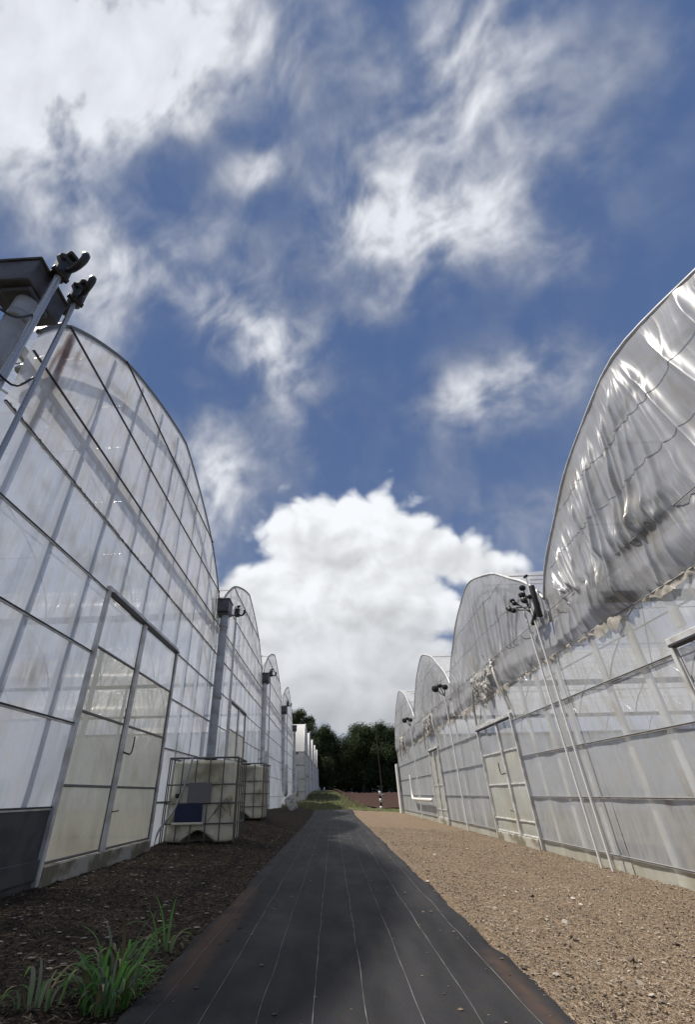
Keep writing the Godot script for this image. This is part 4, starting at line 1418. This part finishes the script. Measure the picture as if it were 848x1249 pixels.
func blade_mesh(length: float, width: float, bend: float, twist: float) -> ArrayMesh:
	return grid(2, 9,
		func(u: float, v: float):
			var a: float = bend * pow(v, 1.5)
			var y := length * (sin(a) / maxf(bend, 0.01) if bend > 0.01 else v) * 0.0
			# integrate the bent midrib
			var p := Vector3.ZERO
			var n := 8
			for k in n:
				var w: float = v * (k + 0.5) / n
				var an := 0.12 + bend * pow(w, 1.4)
				p += Vector3(sin(an), cos(an), 0) * length * v / n
			var half := width * (1.0 - pow(v, 2.2)) * (0.55 + 0.45 * minf(1.0, v * 6.0))
			var side := Vector3(0, 0, 1).rotated(Vector3.UP, twist * v)
			return p + side * (u - 0.5) * 2.0 * half + Vector3(0, -0.35 * half * (1.0 - absf(u - 0.5) * 2.0) + y, 0),
		func(p: Vector3): return Vector2(p.x, p.y))


func grass_tufts():
	var var_mesh := []
	for k in 10:
		var_mesh.append(blade_mesh(rng.randf_range(0.15, 0.30), rng.randf_range(0.006, 0.0105), rng.randf_range(1.0, 2.7), rng.randf_range(-0.6, 0.6)))
	var spots := [[Vector3(-1.03, 0, -2.72), 120, 0.13, "thick green grass tuft at the mat's near left edge"], [Vector3(-1.13, 0, -3.05), 40, 0.11, "smaller green grass tuft just behind the thick one"], [Vector3(-1.00, 0, -3.42), 16, 0.07, "thin grass sprig leaning over the mat edge"], [Vector3(-1.30, 0, -2.62), 18, 0.10, "sparse half-dry grass tuft at the bottom left corner"]]
	for s in spots:
		var at: Vector3 = s[0]
		at.y = rough(at.x, at.z, 0.022) - 0.01
		var t := thing("grass_tuft", s[3], "grass", at, "grass tufts at the path edge")
		for i in s[1]:
			var a := rng.randf() * TAU
			var r: float = s[2] * sqrt(rng.randf())
			var bs := Basis(Vector3.UP, -a + rng.randf_range(-0.7, 0.7)).scaled(Vector3.ONE * rng.randf_range(0.65, 1.15))
			var m: Material = mat.blade if rng.randf() < 0.55 else mat.blade_dark
			if rng.randf() < (0.08 if s[1] > 30 else 0.4):
				m = mat.straw
			part(t, "blade", var_mesh[rng.randi() % 10], m, Vector3(cos(a) * r, 0, sin(a) * r), bs)


# ---------------------------------------------------------------- litter, too fine to count
func pebble(sd: int) -> ArrayMesh:
	var st := SurfaceTool.new()
	st.begin(Mesh.PRIMITIVE_TRIANGLES)
	st.set_smooth_group(-1)
	var ring := []
	for j in [[-0.5, 0.55], [0.05, 1.0], [0.5, 0.6]]:
		var row := []
		for k in 6:
			var a: float = TAU * k / 6.0 + sd * 0.7
			var r: float = j[1] * (0.75 + 0.35 * absf(sin(k * 2.3 + sd * 1.7 + j[0] * 3.0)))
			row.append(Vector3(cos(a) * r, j[0] * (0.8 + 0.3 * sin(k + sd)), sin(a) * r))
		ring.append(row)
	for j in 2:
		for k in 6:
			var a: Vector3 = ring[j][k]
			var b: Vector3 = ring[j][(k + 1) % 6]
			var c: Vector3 = ring[j + 1][k]
			var d: Vector3 = ring[j + 1][(k + 1) % 6]
			for p in [a, b, c, b, d, c]:
				st.add_vertex(p)
	for k in range(1, 5):
		for p in [ring[2][0], ring[2][k], ring[2][k + 1]]:
			st.add_vertex(p)
	st.generate_normals()
	return st.commit()


func scatter(called: String, label: String, mesh: Mesh, n: int, place: Callable):
	var mm := MultiMesh.new()
	mm.transform_format = MultiMesh.TRANSFORM_3D
	mm.use_colors = true
	mm.mesh = mesh
	mm.instance_count = n
	for i in n:
		var r: Array = place.call()
		mm.set_instance_transform(i, r[0])
		mm.set_instance_color(i, r[1])
	var o := MultiMeshInstance3D.new()
	o.name = numbered(called, self)
	o.multimesh = mm
	o.material_override = mat.chip
	o.set_meta("kind", "stuff")
	o.set_meta("label", label)
	o.set_meta("category", called.get_slice("_", called.get_slice_count("_") - 1))
	add_child(o)


func build_litter():
	var tan := [Color(0.29, 0.24, 0.185), Color(0.22, 0.175, 0.13), Color(0.40, 0.35, 0.285), Color(0.15, 0.115, 0.085), Color(0.34, 0.30, 0.25), Color(0.25, 0.19, 0.14)]
	var right_spot := func() -> Vector3:
		var z := -1.6 - 13.0 * pow(rng.randf(), 1.8)
		var x := rng.randf_range(0.86, 3.74)
		if x < 0.98 and rng.randf() < 0.55:
			x += 0.15
		return Vector3(x, rough(x, z, 0.016), z)
	for v in 3:
		scatter("gravel_chips", ["coarse tan gravel chips over the right yard", "brown gravel chips mixed through the right yard", "pale gravel chips scattered on the right yard"][v], pebble(v + 1), 15000, func():
			var p: Vector3 = right_spot.call()
			var s := 0.003 + 0.0075 * pow(rng.randf(), 2.8)
			var b := Basis(Vector3(rng.randfn(), rng.randfn(), rng.randfn()).normalized(), rng.randf() * TAU).scaled(Vector3(s, s * rng.randf_range(0.4, 0.8), s * rng.randf_range(0.6, 1.3)))
			return [Transform3D(b, p + Vector3(0, s * 0.1, 0)), tan[rng.randi() % 6] * rng.randf_range(0.65, 1.1) * (1.0 + 0.55 * nz.get_noise_2d(p.x * 0.9, p.z * 0.6))])
	var sliver := box(Vector3(1.0, 0.12, 0.16), 0.04)
	scatter("straw_litter", "dry straw and wood slivers strewn over the right gravel", sliver, 5200, func():
		var p: Vector3 = right_spot.call()
		var s := 0.012 + 0.045 * pow(rng.randf(), 2.0)
		var b := Basis(Vector3.UP, rng.randf() * TAU) * Basis(Vector3.BACK, rng.randf_range(-0.25, 0.25))
		b = b * Basis.from_scale(Vector3(s, 0.018, 0.022))
		return [Transform3D(b, p + Vector3(0, 0.004, 0)), Color(0.42, 0.36, 0.26) * rng.randf_range(0.5, 1.15)])
	var left_spot := func() -> Vector3:
		var z := -1.9 - 11.0 * pow(rng.randf(), 1.5)
		var x := rng.randf_range(-2.9, -0.87)
		return Vector3(x, rough(x, z, 0.022), z)
	scatter("soil_clods", "dark soil clods over the left verge", pebble(5), 16000, func():
		var p: Vector3 = left_spot.call()
		var s := 0.003 + 0.010 * pow(rng.randf(), 3.0)
		var b := Basis(Vector3(rng.randfn(), rng.randfn(), rng.randfn()).normalized(), rng.randf() * TAU).scaled(Vector3(s, s * 0.7, s))
		return [Transform3D(b, p), Color(0.05, 0.038, 0.028) * rng.randf_range(0.4, 1.7)])
	scatter("straw_litter", "dead grass and straw strewn over the left soil", sliver, 4600, func():
		var p: Vector3 = left_spot.call()
		var s := 0.015 + 0.06 * pow(rng.randf(), 2.0)
		var b := Basis(Vector3.UP, rng.randf() * TAU) * Basis(Vector3.BACK, rng.randf_range(-0.3, 0.3)) * Basis.from_scale(Vector3(s, 0.014, 0.018))
		return [Transform3D(b, p + Vector3(0, 0.005, 0)), Color(0.24, 0.19, 0.12) * rng.randf_range(0.35, 1.3)])
	scatter("pale_flecks", "pale chips and dry leaf scraps over the left soil", pebble(7), 700, func():
		var p: Vector3 = left_spot.call()
		var s := 0.004 + 0.012 * pow(rng.randf(), 2.0)
		var b := Basis(Vector3.UP, rng.randf() * TAU).scaled(Vector3(s * 1.5, s * 0.35, s))
		return [Transform3D(b, p + Vector3(0, 0.004, 0)), Color(0.34, 0.31, 0.26) * rng.randf_range(0.5, 1.3)])
	scatter("coarse_stones", "larger grey stones and clods on the right yard", pebble(9), 420, func():
		var p: Vector3 = right_spot.call()
		var s := 0.010 + 0.020 * pow(rng.randf(), 3.0)
		var b := Basis(Vector3(rng.randfn(), rng.randfn(), rng.randfn()).normalized(), rng.randf() * TAU).scaled(Vector3(s, s * 0.6, s * 1.2))
		return [Transform3D(b, p), [Color(0.36, 0.33, 0.29), Color(0.09, 0.07, 0.055), Color(0.24, 0.21, 0.17)][rng.randi() % 3] * rng.randf_range(0.7, 1.2)])
	scatter("path_crumbs", "soil crumbs and leaf scraps fallen on the black path mat", pebble(11), 420, func():
		var z := -1.9 - 12.0 * pow(rng.randf(), 1.4)
		var u := rng.randf_range(-0.97, 0.97)
		u = signf(u) * pow(absf(u), 0.5)
		var p := mat_point(u, z)
		var s := 0.0025 + 0.009 * pow(rng.randf(), 4.0)
		var b := Basis(Vector3.UP, rng.randf() * TAU).scaled(Vector3(s * 1.3, s * 0.6, s))
		return [Transform3D(b, p + Vector3(0, s * 0.3, 0)), Color(0.16, 0.12, 0.085) * rng.randf_range(0.3, 1.6)])
	var bl := blade_mesh(0.16, 0.004, 1.0, 0.4)
	scatter("bank_grass", "rough grass over the bank past the path end", bl, 9000, func():
		var x := rng.randf_range(-3.6, 2.2)
		var z := rng.randf_range(-28.0, -45.0)
		if x > 0.9 and z > -33.0:
			x = -1.2 - rng.randf() * 2.0
		elif absf(x) < 1.1 and z > -29.5:
			x = -1.15 - rng.randf() * 2.0
		var b := Basis(Vector3.UP, rng.randf() * TAU).scaled(Vector3.ONE * rng.randf_range(0.6, 1.6))
		return [Transform3D(b, Vector3(x, rough(x, z, 0.06), z)), Color(0.11, 0.12, 0.05).lerp(Color(0.24, 0.21, 0.11), rng.randf()) * rng.randf_range(0.6, 1.2)])
